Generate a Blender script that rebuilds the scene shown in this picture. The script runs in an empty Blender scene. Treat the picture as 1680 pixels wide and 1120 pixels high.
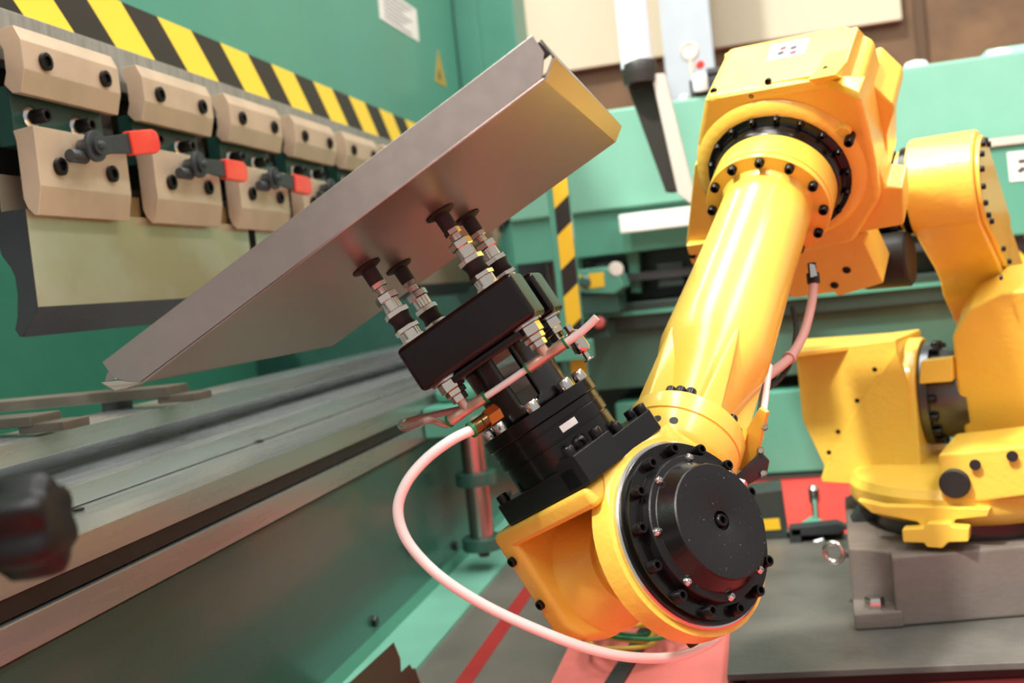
import bpy, bmesh, math, random
from mathutils import Vector, Matrix
random.seed(7)
R = math.radians
V = Vector
# ------------------------------------------------------------------ units
# Drawing units: origin at the lens, X away from the press line, Y along the press line, Z up.
U = 1.42                 # metres per drawing unit
FLOOR = -0.81            # floor height in drawing units
OFF = V((0, 0, -FLOOR))
FPX = 1700.0
cy = V(((1240 - 840) / FPX, (560 - 434) / FPX, -1)).normalized()
cz = V((-.105, 1, 0)); cz.z = (cz.x * cy.x + cz.y * cy.y) / -cy.z; cz.normalize()
cx = cy.cross(cz)
CAMROT = Matrix((cx, cy, cz))
def ray(px, py): return CAMROT @ V(((px - 840) / FPX, (560 - py) / FPX, -1))
def at(px, py, d): return ray(px, py) * d
def onp(px, py, P, N):
    r = ray(px, py); return r * (V(P).dot(N) / r.dot(N))
def onX(px, py, x): return onp(px, py, (x, 0, 0), V((1, 0, 0)))
def onY(px, py, y): return onp(px, py, (0, y, 0), V((0, 1, 0)))
def onZ(px, py, z): return onp(px, py, (0, 0, z), V((0, 0, 1)))
def W(v): return (V(v) + OFF) * U

# ------------------------------------------------------------------ camera, world, lights, exposure
sc = bpy.context.scene
col = sc.collection
cam = bpy.data.cameras.new('camera'); camo = bpy.data.objects.new('camera', cam); col.objects.link(camo)
cam.sensor_width = 36; cam.lens = 36 * FPX / 1680; cam.clip_start = .05; cam.clip_end = 60
camo.matrix_world = Matrix.Translation(W((0, 0, 0))) @ CAMROT.to_4x4()
cam.dof.use_dof = True; cam.dof.focus_distance = 1.42 * U; cam.dof.aperture_fstop = 2.6
sc.camera = camo
wd = bpy.data.worlds.new('world'); sc.world = wd; wd.use_nodes = True
wd.node_tree.nodes['Background'].inputs[0].default_value = (1, .97, .92, 1)
wd.node_tree.nodes['Background'].inputs[1].default_value = .55
sun = bpy.data.lights.new('sun', 'SUN'); sun.energy = 4.6; sun.angle = R(4); sun.color = (1, .96, .88)
suno = bpy.data.objects.new('sun', sun); col.objects.link(suno)
suno.rotation_euler = V((-.33, -.46, .82)).to_track_quat('Z', 'Y').to_euler()
suno.location = (2, -3, 5)
for i, (lx, ly) in enumerate(((-.6, .5), (2.6, 2.5), (-3.0, 2.5))):                    # roof light bands of the hall; the last is fill added for the rear plate
    al = bpy.data.lights.new('roof_and_fill_light', 'AREA'); al.shape = 'RECTANGLE'; al.size = 1.1; al.size_y = 9; al.energy = 420; al.color = (1, .98, .95)
    ao = bpy.data.objects.new('roof_and_fill_light', al); col.objects.link(ao); ao.location = (lx, ly, 6.2)
vs = sc.view_settings
vs.view_transform = 'Standard'; vs.look = 'None'; vs.exposure = .10; vs.gamma = 1; vs.use_curve_mapping = False

# ------------------------------------------------------------------ materials
MATS = {}
def mat(name, color, rough=.5, metal=0, bump=0, bscale=60, var=0, vscale=6, coat=0, spec=.5, color2=None, trans=0, emis=0, stretch=None, dist=.02):
    if name in MATS: return MATS[name]
    m = bpy.data.materials.new(name); m.use_nodes = True; MATS[name] = m
    nt = m.node_tree; N = nt.nodes; L = nt.links; b = N['Principled BSDF']
    c = [(x / 255) for x in color]; c = [x / 12.92 if x <= .04045 else ((x + .055) / 1.055) ** 2.4 for x in c]
    b.inputs['Base Color'].default_value = (*c, 1)
    b.inputs['Roughness'].default_value = rough; b.inputs['Metallic'].default_value = metal
    b.inputs['Coat Weight'].default_value = coat; b.inputs['Coat Roughness'].default_value = .12
    b.inputs['Specular IOR Level'].default_value = spec
    if trans: b.inputs['Subsurface Weight'].default_value = trans; b.inputs['Subsurface Radius'].default_value = (.02, .015, .012)
    tc = None
    def coords():
        nonlocal tc
        if tc is None:
            g = N.new('ShaderNodeNewGeometry'); tc = g.outputs['Position']
            if stretch:
                mp = N.new('ShaderNodeMapping'); mp.inputs['Scale'].default_value = stretch
                L.new(tc, mp.inputs['Vector']); tc = mp.outputs['Vector']
        return tc
    if var or color2:
        no = N.new('ShaderNodeTexNoise'); no.inputs['Scale'].default_value = vscale; no.inputs['Detail'].default_value = 5
        L.new(coords(), no.inputs['Vector'])
        cr = N.new('ShaderNodeValToRGB')
        if color2:
            c2 = [(x / 255) for x in color2]; c2 = [x / 12.92 if x <= .04045 else ((x + .055) / 1.055) ** 2.4 for x in c2]
        else: c2 = [x * (1 - var) for x in c]
        cr.color_ramp.elements[0].position = .35; cr.color_ramp.elements[1].position = .65
        cr.color_ramp.elements[0].color = (*c2, 1); cr.color_ramp.elements[1].color = (*c, 1)
        L.new(no.outputs['Fac'], cr.inputs['Fac']); L.new(cr.outputs['Color'], b.inputs['Base Color'])
        mr = N.new('ShaderNodeMapRange'); mr.inputs['To Min'].default_value = rough * .85; mr.inputs['To Max'].default_value = min(1, rough * 1.2)
        L.new(no.outputs['Fac'], mr.inputs['Value']); L.new(mr.outputs['Result'], b.inputs['Roughness'])
    if bump:
        n2 = N.new('ShaderNodeTexNoise'); n2.inputs['Scale'].default_value = bscale; n2.inputs['Detail'].default_value = 3
        L.new(coords(), n2.inputs['Vector'])
        bp = N.new('ShaderNodeBump'); bp.inputs['Strength'].default_value = bump; bp.inputs['Distance'].default_value = dist
        L.new(n2.outputs['Fac'], bp.inputs['Height']); L.new(bp.outputs['Normal'], b.inputs['Normal'])
    if emis:
        b.inputs['Emission Color'].default_value = (*c, 1); b.inputs['Emission Strength'].default_value = emis
    return m
def stripes(name, axis, k, period, phase, duty, ca, cb, rough=.45):
    """Printed diagonal bands: value = (pos[axis] + k*z)/period."""
    m = bpy.data.materials.new(name); m.use_nodes = True; MATS[name] = m
    nt = m.node_tree; N = nt.nodes; L = nt.links; b = N['Principled BSDF']; b.inputs['Roughness'].default_value = rough
    g = N.new('ShaderNodeNewGeometry'); s = N.new('ShaderNodeSeparateXYZ'); L.new(g.outputs['Position'], s.inputs[0])
    def mth(op, a, bb):
        n = N.new('ShaderNodeMath'); n.operation = op
        for i, x in enumerate((a, bb)):
            if isinstance(x, (int, float)): n.inputs[i].default_value = x
            else: L.new(x, n.inputs[i])
        return n.outputs[0]
    v = mth('ADD', s.outputs[axis], mth('MULTIPLY', s.outputs['Z'], k))
    v = mth('ADD', mth('DIVIDE', v, period), phase)
    v = mth('LESS_THAN', mth('FRACT', v, 0), duty)
    mx = N.new('ShaderNodeMix'); mx.data_type = 'RGBA'
    lin = lambda c: [x / 12.92 if x <= .04045 else ((x + .055) / 1.055) ** 2.4 for x in [q / 255 for q in c]]
    mx.inputs['A'].default_value = (*lin(cb), 1); mx.inputs['B'].default_value = (*lin(ca), 1)
    L.new(v, mx.inputs['Factor']); L.new(mx.outputs['Result'], b.inputs['Base Color'])
    return m
YEL = mat('yellow_paint', (238, 199, 78), .30, bump=.03, bscale=90, coat=.35, var=.05)
YELC = mat('yellow_cast_paint', (236, 197, 78), .36, bump=.10, bscale=55, coat=.25, var=.06)
BLK = mat('black_gloss', (10, 9, 9), .2, bump=.02, bscale=120, spec=.4)
BLKG = mat('black_speckled', (120, 118, 116), .42, spec=.35, color2=(15, 16, 17), bump=.06, bscale=260, var=.2, vscale=200)
_cr = [n for n in BLKG.node_tree.nodes if n.type == 'VALTORGB'][0].color_ramp
_cr.elements[0].position = .70; _cr.elements[1].position = .76
BLKM = mat('black_machined', (15, 15, 17), .32, spec=.4)
RUB = mat('black_rubber', (24, 23, 22), .6)
SCRW = mat('black_oxide', (40, 38, 38), .28, metal=.75)
STEEL = mat('machined_steel', (196, 200, 200), .27, .85, stretch=(10, .6, 10), var=.10, vscale=3)
STEELB = mat('polished_steel', (205, 203, 200), .16, 1)
NICK = mat('nickel_plate', (214, 206, 196), .13, 1)
COPP = mat('brass_fitting', (206, 176, 158), .35, .65)
SHEET = mat('zinc_sheet', (180, 170, 165), .34, .92, bump=.012, bscale=140, var=.05, vscale=30)
TAN = mat('phosphated_steel', (206, 184, 156), .40, .45, var=.12, vscale=9, bump=.03, bscale=150)
PUN = mat('punch_steel', (204, 198, 180), .33, .7, color2=(180, 166, 132), vscale=2.5, bump=.03, bscale=30)
GREY = mat('dark_steel', (74, 78, 80), .42, .7, bump=.08, bscale=40, var=.2)
GRN = mat('green_paint', (70, 148, 124), .42, bump=.25, bscale=160, var=.06, vscale=3, coat=.15, dist=.01)
GRNS = mat('green_satin', (82, 150, 128), .4, var=.06, vscale=4, coat=.2)
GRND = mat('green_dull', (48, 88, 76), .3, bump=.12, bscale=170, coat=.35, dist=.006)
DGRN = mat('dark_green', (30, 66, 57), .35, coat=.2, var=.2)
RED = mat('red_grip', (214, 44, 36), .3, color2=(222, 70, 42), vscale=10, coat=.3)
HOSE = mat('white_hose', (246, 238, 234), .35, coat=.2)
HOSEP = mat('pink_hose', (206, 160, 152), .4)
FLG = mat('grey_floor', (112, 108, 100), .3, var=.25, vscale=3, coat=.2)
FLR = mat('red_floor', (188, 54, 48), .42, var=.12, vscale=2.5, bump=.03)
MATP = mat('pink_mat', (230, 122, 114), .5, var=.15, vscale=8, bump=.15, bscale=40)
REDP = mat('red_line_paint', (152, 34, 32), .5, var=.1)
WALL = mat('beige_wall', (206, 194, 168), .8, var=.04, vscale=1)
WALLB = mat('brown_wall', (122, 94, 68), .85, color2=(100, 76, 56), vscale=2.5, bump=.3, bscale=8)
GRYP = mat('grey_column_paint', (178, 186, 192), .55, var=.05)
WHT = mat('white_plastic', (232, 232, 228), .4)
DKP = mat('dark_plastic', (46, 43, 40), .4)
LGT = mat('light_grey_plastic', (196, 188, 178), .45)
BASE = mat('robot_base_paint', (112, 104, 97), .5, bump=.08, bscale=60, var=.15)
PLT = mat('worn_steel_plate', (118, 115, 108), .36, .3, color2=(88, 87, 82), vscale=3, bump=.1, bscale=30)
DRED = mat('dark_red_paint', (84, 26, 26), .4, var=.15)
BRN = mat('rusty_brown_sheet', (108, 66, 48), .5, .2, var=.1)
GRNC = mat('green_collar', (20, 120, 66), .4)
YGW = mat('yellow_green_wire', (200, 180, 60), .45)
PAPER = mat('paper_label', (226, 226, 220), .6)
INK = mat('dark_print', (60, 60, 64), .6)
INKR = mat('red_print', (214, 60, 60), .6)
BLKP = mat('black_strip', (40, 44, 46), .5)

# ------------------------------------------------------------------ mesh helpers (drawing units)
WM = {}
def frame(o, z, x=None):
    z = V(z).normalized()
    if x is None: x = V((0, 0, 1)) if abs(z.z) < .9 else V((1, 0, 0))
    x = V(x); x = (x - z * x.dot(z)).normalized(); y = z.cross(x)
    m = Matrix((x, y, z)).transposed().to_4x4(); m.translation = V(o); return m
IDM = Matrix.Identity(4)
def nb(): return bmesh.new()
def hull(bm, pts):
    vs_ = [bm.verts.new(V(p)) for p in pts]
    r = bmesh.ops.convex_hull(bm, input=vs_)
    bmesh.ops.delete(bm, geom=[g for g in set(r['geom_interior'] + r['geom_unused']) if isinstance(g, bmesh.types.BMVert)], context='VERTS')
    return bm
def box(bm, lo, hi, M=IDM):
    pts = [M @ V((x, y, z)) for x in (lo[0], hi[0]) for y in (lo[1], hi[1]) for z in (lo[2], hi[2])]
    v = [bm.verts.new(p) for p in pts]
    for f in ((0, 1, 3, 2), (4, 6, 7, 5), (0, 4, 5, 1), (2, 3, 7, 6), (0, 2, 6, 4), (1, 5, 7, 3)): bm.faces.new([v[i] for i in f])
    return bm
def prism(bm, prof, M, z0, z1):
    a = [bm.verts.new(M @ V((x, y, z0))) for x, y in prof]; b = [bm.verts.new(M @ V((x, y, z1))) for x, y in prof]
    n = len(prof); bm.faces.new(a[::-1]); bm.faces.new(b)
    for i in range(n): bm.faces.new([a[i], a[(i + 1) % n], b[(i + 1) % n], b[i]])
    return bm
def slab(bm, pix, P, N, th):
    """Outline placed on the plane through P with normal N, with thickness th behind it."""
    N = V(N).normalized(); a = [onp(x, y, P, N) for x, y in pix]
    back = N * th if a[0].dot(N) > 0 else -N * th
    A = [bm.verts.new(p) for p in a]; B = [bm.verts.new(p + back) for p in a]; n = len(a)
    bm.faces.new(A); bm.faces.new(B[::-1])
    for i in range(n): bm.faces.new([A[i], A[(i + 1) % n], B[(i + 1) % n], B[i]])
    return bm
def lathe(bm, prof, M=IDM, n=40):
    rings = []
    for r, h in prof:
        if r < 1e-6: rings.append([bm.verts.new(M @ V((0, 0, h)))])
        else: rings.append([bm.verts.new(M @ V((r * math.cos(2 * math.pi * i / n), r * math.sin(2 * math.pi * i / n), h))) for i in range(n)])
    for a, b in zip(rings, rings[1:]):
        for i in range(n):
            j = (i + 1) % n
            q = [a[i % len(a)], a[j % len(a)], b[j % len(b)], b[i % len(b)]]
            u = []
            for w in q:
                if w not in u: u.append(w)
            if len(u) > 2: bm.faces.new(u)
    return bm
def solid(prof): return [(0, prof[0][1])] + list(prof) + [(0, prof[-1][1])]
def spline(pts, k=8):
    P = [V(p) for p in pts]; P = [2 * P[0] - P[1]] + P + [2 * P[-1] - P[-2]]; out = []
    for i in range(1, len(P) - 2):
        for j in range(k):
            t = j / k; a, b, c, d = P[i - 1:i + 3]
            out.append(.5 * (2 * b + (c - a) * t + (2 * a - 5 * b + 4 * c - d) * t * t + (3 * b - a - 3 * c + d) * t ** 3))
    out.append(P[-2]); return out
def tube(bm, path, r, n=12):
    rings = []; up = None; path = [V(p) for p in path]
    for i, p in enumerate(path):
        t = (path[min(i + 1, len(path) - 1)] - path[max(i - 1, 0)]).normalized()
        if up is None: up = t.orthogonal().normalized()
        up = (up - t * up.dot(t)).normalized(); s = t.cross(up)
        rings.append([bm.verts.new(p + (up * math.cos(2 * math.pi * k / n) + s * math.sin(2 * math.pi * k / n)) * r) for k in range(n)])
    for a, b in zip(rings, rings[1:]):
        for k in range(n): bm.faces.new([a[k], a[(k + 1) % n], b[(k + 1) % n], b[k]])
    bm.faces.new(rings[0][::-1]); bm.faces.new(rings[-1]); return bm
def to_mesh(bm, name, org, bevel=0, seg=2, smooth=35, bang=28):
    bmesh.ops.recalc_face_normals(bm, faces=bm.faces)
    if bevel:
        ed = [e for e in bm.edges if len(e.link_faces) == 2 and e.calc_face_angle(0) > R(bang)]
        bmesh.ops.bevel(bm, geom=ed, offset=bevel, offset_type='OFFSET', segments=seg, affect='EDGES', profile=.5, clamp_overlap=True)
    for v in bm.verts: v.co = (v.co - org) * U
    me = bpy.data.meshes.new(name); bm.to_mesh(me); bm.free()
    if smooth:
        for p in me.polygons: p.use_smooth = True
        me.set_sharp_from_angle(angle=R(smooth))
    return me
def link(o, parent, world):
    col.objects.link(o); WM[o] = world
    if parent is not None:
        o.parent = parent; o.matrix_parent_inverse = IDM.copy(); o.matrix_local = WM[parent].inverted() @ world
    else: o.matrix_world = world
    return o
def tag(o, label=None, cat=None, group=None, kind=None):
    for k, v in (('label', label), ('category', cat), ('group', group), ('kind', kind)):
        if v: o[k] = v
    return o
def wn(o):
    m = o.modifiers.new('normals', 'WEIGHTED_NORMAL'); m.keep_sharp = True; m.weight = 80
def thing(name, label, cat, base, group=None):
    o = bpy.data.objects.new(name, None); o.empty_display_size = .05
    link(o, None, Matrix.Translation(W(base))); return tag(o, label, cat, group)
def mk(name, bm, m, parent=None, bevel=0, seg=2, smooth=35, label=None, bang=28, **kw):
    vs_ = [v.co for v in bm.verts]; lo = [min(v[i] for v in vs_) for i in range(3)]; hi = [max(v[i] for v in vs_) for i in range(3)]
    org = V(((lo[0] + hi[0]) / 2, (lo[1] + hi[1]) / 2, lo[2]))
    me = to_mesh(bm, name, org, bevel, seg, smooth, bang); me.materials.append(m)
    o = bpy.data.objects.new(name, me); link(o, parent, Matrix.Translation(W(org)))
    if bevel: wn(o)
    return tag(o, label, **kw)
def proto(name, bm, m, bevel=0, smooth=35, bang=28):
    me = to_mesh(bm, name, V((0, 0, 0)), bevel, 2, smooth, bang); me.materials.append(m)
    if bevel: BEV.add(me.name)
    return me
BEV = set()
def inst(name, me, parent, M):
    """Place a shared mesh by a drawing-unit frame."""
    o = bpy.data.objects.new(name, me); w = M.copy(); w.translation = W(M.translation)
    link(o, parent, w)
    if me.name in BEV: wn(o)
    return o
PR = {}
def screw_mesh(kind, r, h, m):
    key = (kind, r, h, m.name)
    if key in PR: return PR[key]
    bm = nb()
    if kind == 'hex':
        lathe(bm, [(0, 0), (r, 0), (r, h * .85), (r * .9, h), (0, h)], n=6)
    elif kind == 'button':
        lathe(bm, [(0, 0), (r, 0), (r * .92, h * .45), (r * .6, h), (r * .42, h), (r * .36, h * .4), (0, h * .4)], n=12)
    else:
        lathe(bm, [(0, 0), (r, 0), (r, h * .88), (r * .88, h), (r * .58, h)], n=12)
        hx = [bm.verts.new((r * .58 * math.cos(i * math.pi / 6), r * .58 * math.sin(i * math.pi / 6), h)) for i in range(12)]
        lathe(bm, [(r * .56, h), (r * .52, h * .45), (0, h * .45)], n=6)
        bmesh.ops.delete(bm, geom=hx, context='VERTS')
    PR[key] = proto(kind + '_screw', bm, m, smooth=40); return PR[key]
def screw(parent, p, ax, r, h, m=None, kind='cap', name='bolt'):
    return inst(name, screw_mesh(kind, r, h, m or SCRW), parent, frame(p, ax))
def hexv(r): return [(r * math.cos(i * math.pi / 3), r * math.sin(i * math.pi / 3)) for i in range(6)]
def struct(name, bm, m, **kw):
    return mk(name, bm, m, None, kind='structure', **kw)

# ================================================================== SETTING
struct('floor', box(nb(), (-6, -4, FLOOR - .05), (6, 9, FLOOR)), FLR, label='red painted concrete hall floor')
struct('trim_1', box(nb(), (-.80, 1.75, FLOOR), (-.482, 3.9, FLOOR + .004)), FLG, label='glossy grey floor strip along the press bed')
struct('trim_2', box(nb(), (-.690, 1.75, FLOOR + .004), (-.652, 3.9, FLOOR + .0055)), REDP, label='red line painted on the grey floor strip')
YW = 6.6
struct('wall_back', box(nb(), (-6, YW, FLOOR), (6, YW + .2, 4)), WALLB, label='brown rough wall behind the machines')
# beige cladding sheets hung on the upper wall
pz = onY(1180, 78, YW - .06).z
struct('trim_3', box(nb(), (-6, YW - .06, pz), (onY(1480, 30, YW - .06).x, YW, 3.6)), WALL, bevel=.006, label='cream cladding sheet on the upper back wall')
for i, (xa, xb) in enumerate(((1088, 1168),)):
    a = onY(xa, 60, 6.2); b = onY(xb, 60, 6.2); bm = nb()
    w = b.x - a.x
    box(bm, (a.x, 6.1, FLOOR), (b.x, 6.13, 4)); box(bm, (a.x, 6.35, FLOOR), (b.x, 6.38, 4)); box(bm, (a.x + w * .44, 6.13, FLOOR), (a.x + w * .56, 6.35, 4))
    struct('trim_4', bm, GRYP, label='grey steel hall column')
a = onY(1500, 20, YW - .02)
struct('trim_5', box(nb(), (a.x, YW - .03, FLOOR), (a.x + .05, YW, 3.8)), mat('dark_joint', (88, 66, 48), .8), label='dark vertical joint in the brown wall')

# ================================================================== PRESS BRAKE (left)
YA, YB = -1.2, 4.8
pb = thing('press_brake', 'green press brake with long steel bed filling the left side', 'press brake', (-1.2, 2, FLOOR))
XR = -1.285                                                # ram face
zr = lambda k: -XR * k
ram = mk('ram', box(nb(), (-1.55, YA, zr(.392)), (XR, YB, 2.2)), GRN, pb)
mk('holder_rail', box(nb(), (XR - .01, YA, zr(.390)), (XR + .020, 4.7, zr(.4655))), mat('rail_steel', (178, 178, 170), .38, .7, var=.25, vscale=7, bump=.05, bscale=20, stretch=(1, 8, 1)), ram, bevel=.003)
y1 = onX(260, 31, XR).y
def ykey(px, py): p = onX(px, py, XR + .004); return p.y, p.z
(ya, za), (yb, zb), (yc, zc) = ykey(780 / 3, 95 / 3), ykey(925 / 3, 350 / 3), ykey(1085 / 3, 215 / 3)
(yd, zd) = ykey(945 / 3, 160 / 3)
kk = -(yb - ya) / (zb - za); per = yc - ya + kk * (zc - za); duty = (yd - ya + kk * (zd - za)) / per
ph = -((ya * U) + kk * ((za + OFF.z) * U)) / (per * U)
TAPE = stripes('hazard_tape', 'Y', kk, per * U, ph + 100, duty, (242, 212, 62), (38, 36, 28))
mk('hazard_tape', box(nb(), (XR, YA, zr(.467)), (XR + .004, YB, zr(.5525))), TAPE, ram, label='yellow and black diagonal striped tape')
# dark core behind the clamps + black spacers
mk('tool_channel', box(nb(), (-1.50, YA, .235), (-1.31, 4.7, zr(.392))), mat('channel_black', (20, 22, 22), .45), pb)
mk('rear_plate', box(nb(), (-2.65, YA, FLOOR), (-2.5, YB, .35)), GRNS, pb)
mk('rear_tray', box(nb(), (-2.5, YA, FLOOR), (-1.95, YB, -.5)), GRNS, pb)
mk('side_frame', box(nb(), (-2.65, YB, FLOOR), (XR - .02, YB + .12, 2.4)), DGRN, pb)
# the column standing right of the ram
cl = onY(758, 60, 5.0); cr_ = onY(847, 60, 5.0); cm = onY(790, 60, 5.0)
mk('frame_column', box(nb(), (cl.x, 5.0, FLOOR), (cr_.x, 5.3, 2.6)), GRNS, pb, bevel=.01)
mk('frame_column', box(nb(), (cl.x - .02, 4.95, FLOOR), (cm.x, 5.0, 2.6)), GRNS, pb, bevel=.006)
# bed: stepped table top
TX = -.9285
def pline(k, x): return -x * -k if False else x * k
bedp = [(-1.95, -.272), (-1.30, -.272), (-1.075, -.2695), (TX, -.2695), (TX, TX * .336), (TX - .03, TX * .338), (TX - .03, TX * .366), (TX, TX * .3705), (TX, TX * .4185), (-.955, TX * .4185), (-.955, -.40), (-1.95, -.40)]
MXZ = Matrix(((1, 0, 0, 0), (0, 0, 1, 0), (0, 1, 0, 0), (0, 0, 0, 1)))   # profile (x,z) swept along y
mk('table_rail', prism(nb(), bedp, MXZ, YA, 4.55), mat('table_steel', (188, 188, 186), .27, .86, var=.12, vscale=2, stretch=(12, .7, 12)), pb, bevel=.002, label='long machined steel table rail with a dark groove')
mk('groove_liner', box(nb(), (TX - .029, YA, TX * .3655), (TX - .006, 4.55, TX * .3385)), mat('groove_black', (26, 27, 27), .4, var=.5, vscale=30), pb, label='dark insert in the groove of the table rail')  # dark box set into the rail groove
bf = -.940
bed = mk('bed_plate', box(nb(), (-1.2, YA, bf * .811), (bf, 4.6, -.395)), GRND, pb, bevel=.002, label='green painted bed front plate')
foot = nb(); box(foot, (-1.2, YA, FLOOR), (bf, 4.6, bf * .811)); 
mk('foot_strip', foot, GRNS, pb)
mk('foot_flange', box(nb(), (bf, YA, FLOOR), (-.797, 3.9, -.797)), mat('foot_green', (112, 172, 150), .45, var=.1, vscale=5), pb, bevel=.003, label='pale green foot flange along the floor')
for yy in (2.23, 2.9, 3.6):
    screw(bed, (bf, yy, -.735), (1, 0, 0), .014, .010, SCRW, 'hex')
screw(bed, onX(668, 895, bf), (1, 0, 0), .012, .02, SCRW, 'cap')
# small oil holes / pins on the table top
for px, py in ((425, 725), (598, 661), (128, 838)):
    p = onZ(px, py, -.2695); mk('locating_pin', lathe(nb(), solid([(.010, -.268), (.010, -.2655)]), Matrix.Translation((p.x, p.y, 0)), 14), SCRW, pb)
# die: rear block with undercut and front ledge
D1 = -1.20
diep = [(-1.30, -.268), (-1.30, -.21), (-1.318, -.200), (-1.318, -.160), (-1.31, -.158), (D1, D1 * .135), (D1, D1 * .1653), (-1.251, -.2340), (-1.251, -.2375), (-1.246, -.2375), (-1.246, -.2355), (-1.077, -.2355), (-1.077, -.268)]
dl = thing('bending_die', 'long stepped steel die lying on the press table', 'die', (-1.2, 2, -.268))
mk('die_block', prism(nb(), diep, MXZ, YA + .05, 4.5), STEEL, dl, bevel=.0015, bang=8)
# ---- punches
gp0 = onX(408, 385, -1.235).y; gp1 = onX(419, 385, -1.235).y
pp = [(-1.235, .232), (-1.235, .0574), (-1.2644, .020), (-1.2737, .0088), (-1.279, .0095), (-1.2863, .022), (-1.278, .0451), (-1.272, .0835), (-1.2725, .1152), (-1.2788, .1322), (-1.294, .155), (-1.300, .185), (-1.300, .30), (-1.285, .30), (-1.285, .232)]
for (ya_, yb_, lab) in ((1.592, gp0, 'long steel punch blade with worn golden face, left of the dark gap'), (gp1, 4.5, 'second steel punch blade, behind the raised sheet panel')):
    t = thing('punch_blade', lab, 'punch', (-1.25, ya_, .01), 'upper punches clamped in the press ram')
    mk('blade', prism(nb(), pp, MXZ, ya_, yb_), PUN, t, bevel=.001, bang=20)
    mk('blade_end', prism(nb(), pp, MXZ, ya_ - .002, ya_), mat('end_steel', (66, 70, 72), .4, .6, bump=.1, bscale=30), t, label='dark ground end face')
    bl = mk('blade_tip', prism(nb(), [(-1.2335, .058), (-1.2640, .0195), (-1.2725, .0075), (-1.276, .009), (-1.240, .0566)], MXZ, ya_ + .0005, yb_ - .0005), GREY, t, label='darker ground bevel')
# ---- clamps
uprof = [(-1.245, .5455), (-1.2121, .5485), (-1.2, .522), (-1.2, .4715), (-1.2122, .4311), (-1.2306, .4327), (-1.245, .45), (-1.238, .47), (-1.238, .51), (-1.245, .525)]
lprof = [(-1.242, .3697), (-1.1995, .3740), (-1.1995, .2684), (-1.2111, .2185), (-1.2196, .2185), (-1.232, .2324), (-1.238, .25), (-1.238, .35)]
me_up = proto('upper_jaw', prism(nb(), uprof, MXZ, 0, .283), TAN, .0016, bang=8)
me_lo = proto('lower_jaw', prism(nb(), lprof, MXZ, 0, .272), TAN, .0016, bang=8)
me_bk = proto('backing_plate', box(nb(), (-1.275, 0, .345), (-1.242, .262, .45)), DGRN, .002)
me_rib = proto('spacer_bar', box(nb(), (-1.31, 0, .24), (-1.262, .06, .50)), BLK, .002)
me_shim = proto('shim', box(nb(), (-1.30, 0, .225), (-1.243, .10, .275)), mat('brass_shim', (150, 128, 82), .4, .7, var=.3, vscale=30), .002)
bm = nb(); rr = .029
ay = .0
# lever arm: disc + bar, local origin at pivot, axis +X
pts = [(rr * math.cos(R(a_)), rr * math.sin(R(a_))) for a_ in range(35, 326, 15)]
arm_prof = pts + [(.042, -.016), (.118, -.020), (.118, .020), (.042, .016)]
MYZ = Matrix(((0, 0, 1, 0), (1, 0, 0, 0), (0, 1, 0, 0), (0, 0, 0, 1)))   # profile (y,z) swept along x
me_arm = proto('lever_arm', prism(bm, arm_prof, MYZ, 0, .010), GREY, .0015)
gpf = [(.108, -.0235), (.190, -.0245), (.203, -.020), (.209, -.010), (.209, .010), (.203, .020), (.190, .0245), (.108, .0235)]
me_grip = proto('lever_grip', prism(nb(), gpf, MYZ, -.005, .015), RED, .004)
me_hub = proto('pivot_hub', lathe(nb(), solid([(.016, -.025), (.016, .010), (.017, .012), (.017, .017), (.009, .017), (.008, .022), (.004, .024)]), frame((0, 0, 0), (1, 0, 0)), 20), GREY)
me_pin = proto('stop_pin', lathe(nb(), solid([(.0125, 0), (.0125, .04), (.011, .043)]), frame((0, 0, 0), (0, -1, 0)), 14), GREY)
ordw = ['nearest', 'second', 'third', 'fourth', 'fifth']
for k in range(11):
    y0 = 1.589 + k * .3665
    if k < 5: lab = ['leftmost tan tool clamp with two jaw plates and a worn red lever', 'second tan tool clamp from the left with a red lever', 'third tan tool clamp from the left with a red lever', 'fourth tan tool clamp from the left, lower jaw half behind the sheet panel', 'fifth tan tool clamp from the left, mostly behind the sheet panel edge'][k]
    elif k == 10: lab = 'farthest tan tool clamp seen right of the sheet panel with red lever tip'
    else: lab = 'tan tool clamp on the ram hidden behind the sheet panel'
    t = thing('tool_clamp', lab, 'clamp', (-1.24, y0, .22), 'tool clamps along the press ram')
    T = Matrix.Translation((0, y0, 0))
    u = inst('upper_jaw', me_up, t, T); l = inst('lower_jaw', me_lo, t, Matrix.Translation((0, y0 + .004, 0)))
    b_ = inst('backing_plate', me_bk, t, Matrix.Translation((0, y0 + .008, 0)))
    inst('spacer_bar', me_rib, t, Matrix.Translation((0, y0 + .275, 0)))
    inst('shim', me_shim, t, Matrix.Translation((0, y0 + .27, 0)))
    for dy in (.057, .232): screw(u, (-1.2005, y0 + dy, .493), (1, 0, 0), .0165, .008)
    for dy in (.060, .215): screw(l, (-1.2, y0 + dy, .306), (1, 0, 0), .0165, .009)
    for dy in (.070, .200): 
        w_ = inst('washer', screw_mesh('button', .022, .004, STEELB), b_, frame((-1.242, y0 + dy - .012, .400), (1, 0, 0)))
        screw(b_, (-1.242, y0 + dy - .012, .400), (1, 0, 0), .0135, .034)
    tilt = [9, 0, -2, 0, 0, 0, 0, 0, 0, 0, 4][k]
    Pv = Matrix.Translation((-1.168, y0 + .122, .345)) @ Matrix.Rotation(R(tilt), 4, 'X')
    a_ = inst('lever_arm', me_arm, t, Pv); inst('grip', me_grip, a_, Pv)
    inst('pivot_hub', me_hub, t, Pv); inst('stop_pin', me_pin, t, Matrix.Translation((-1.18, y0 + .110, .325)))
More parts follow.
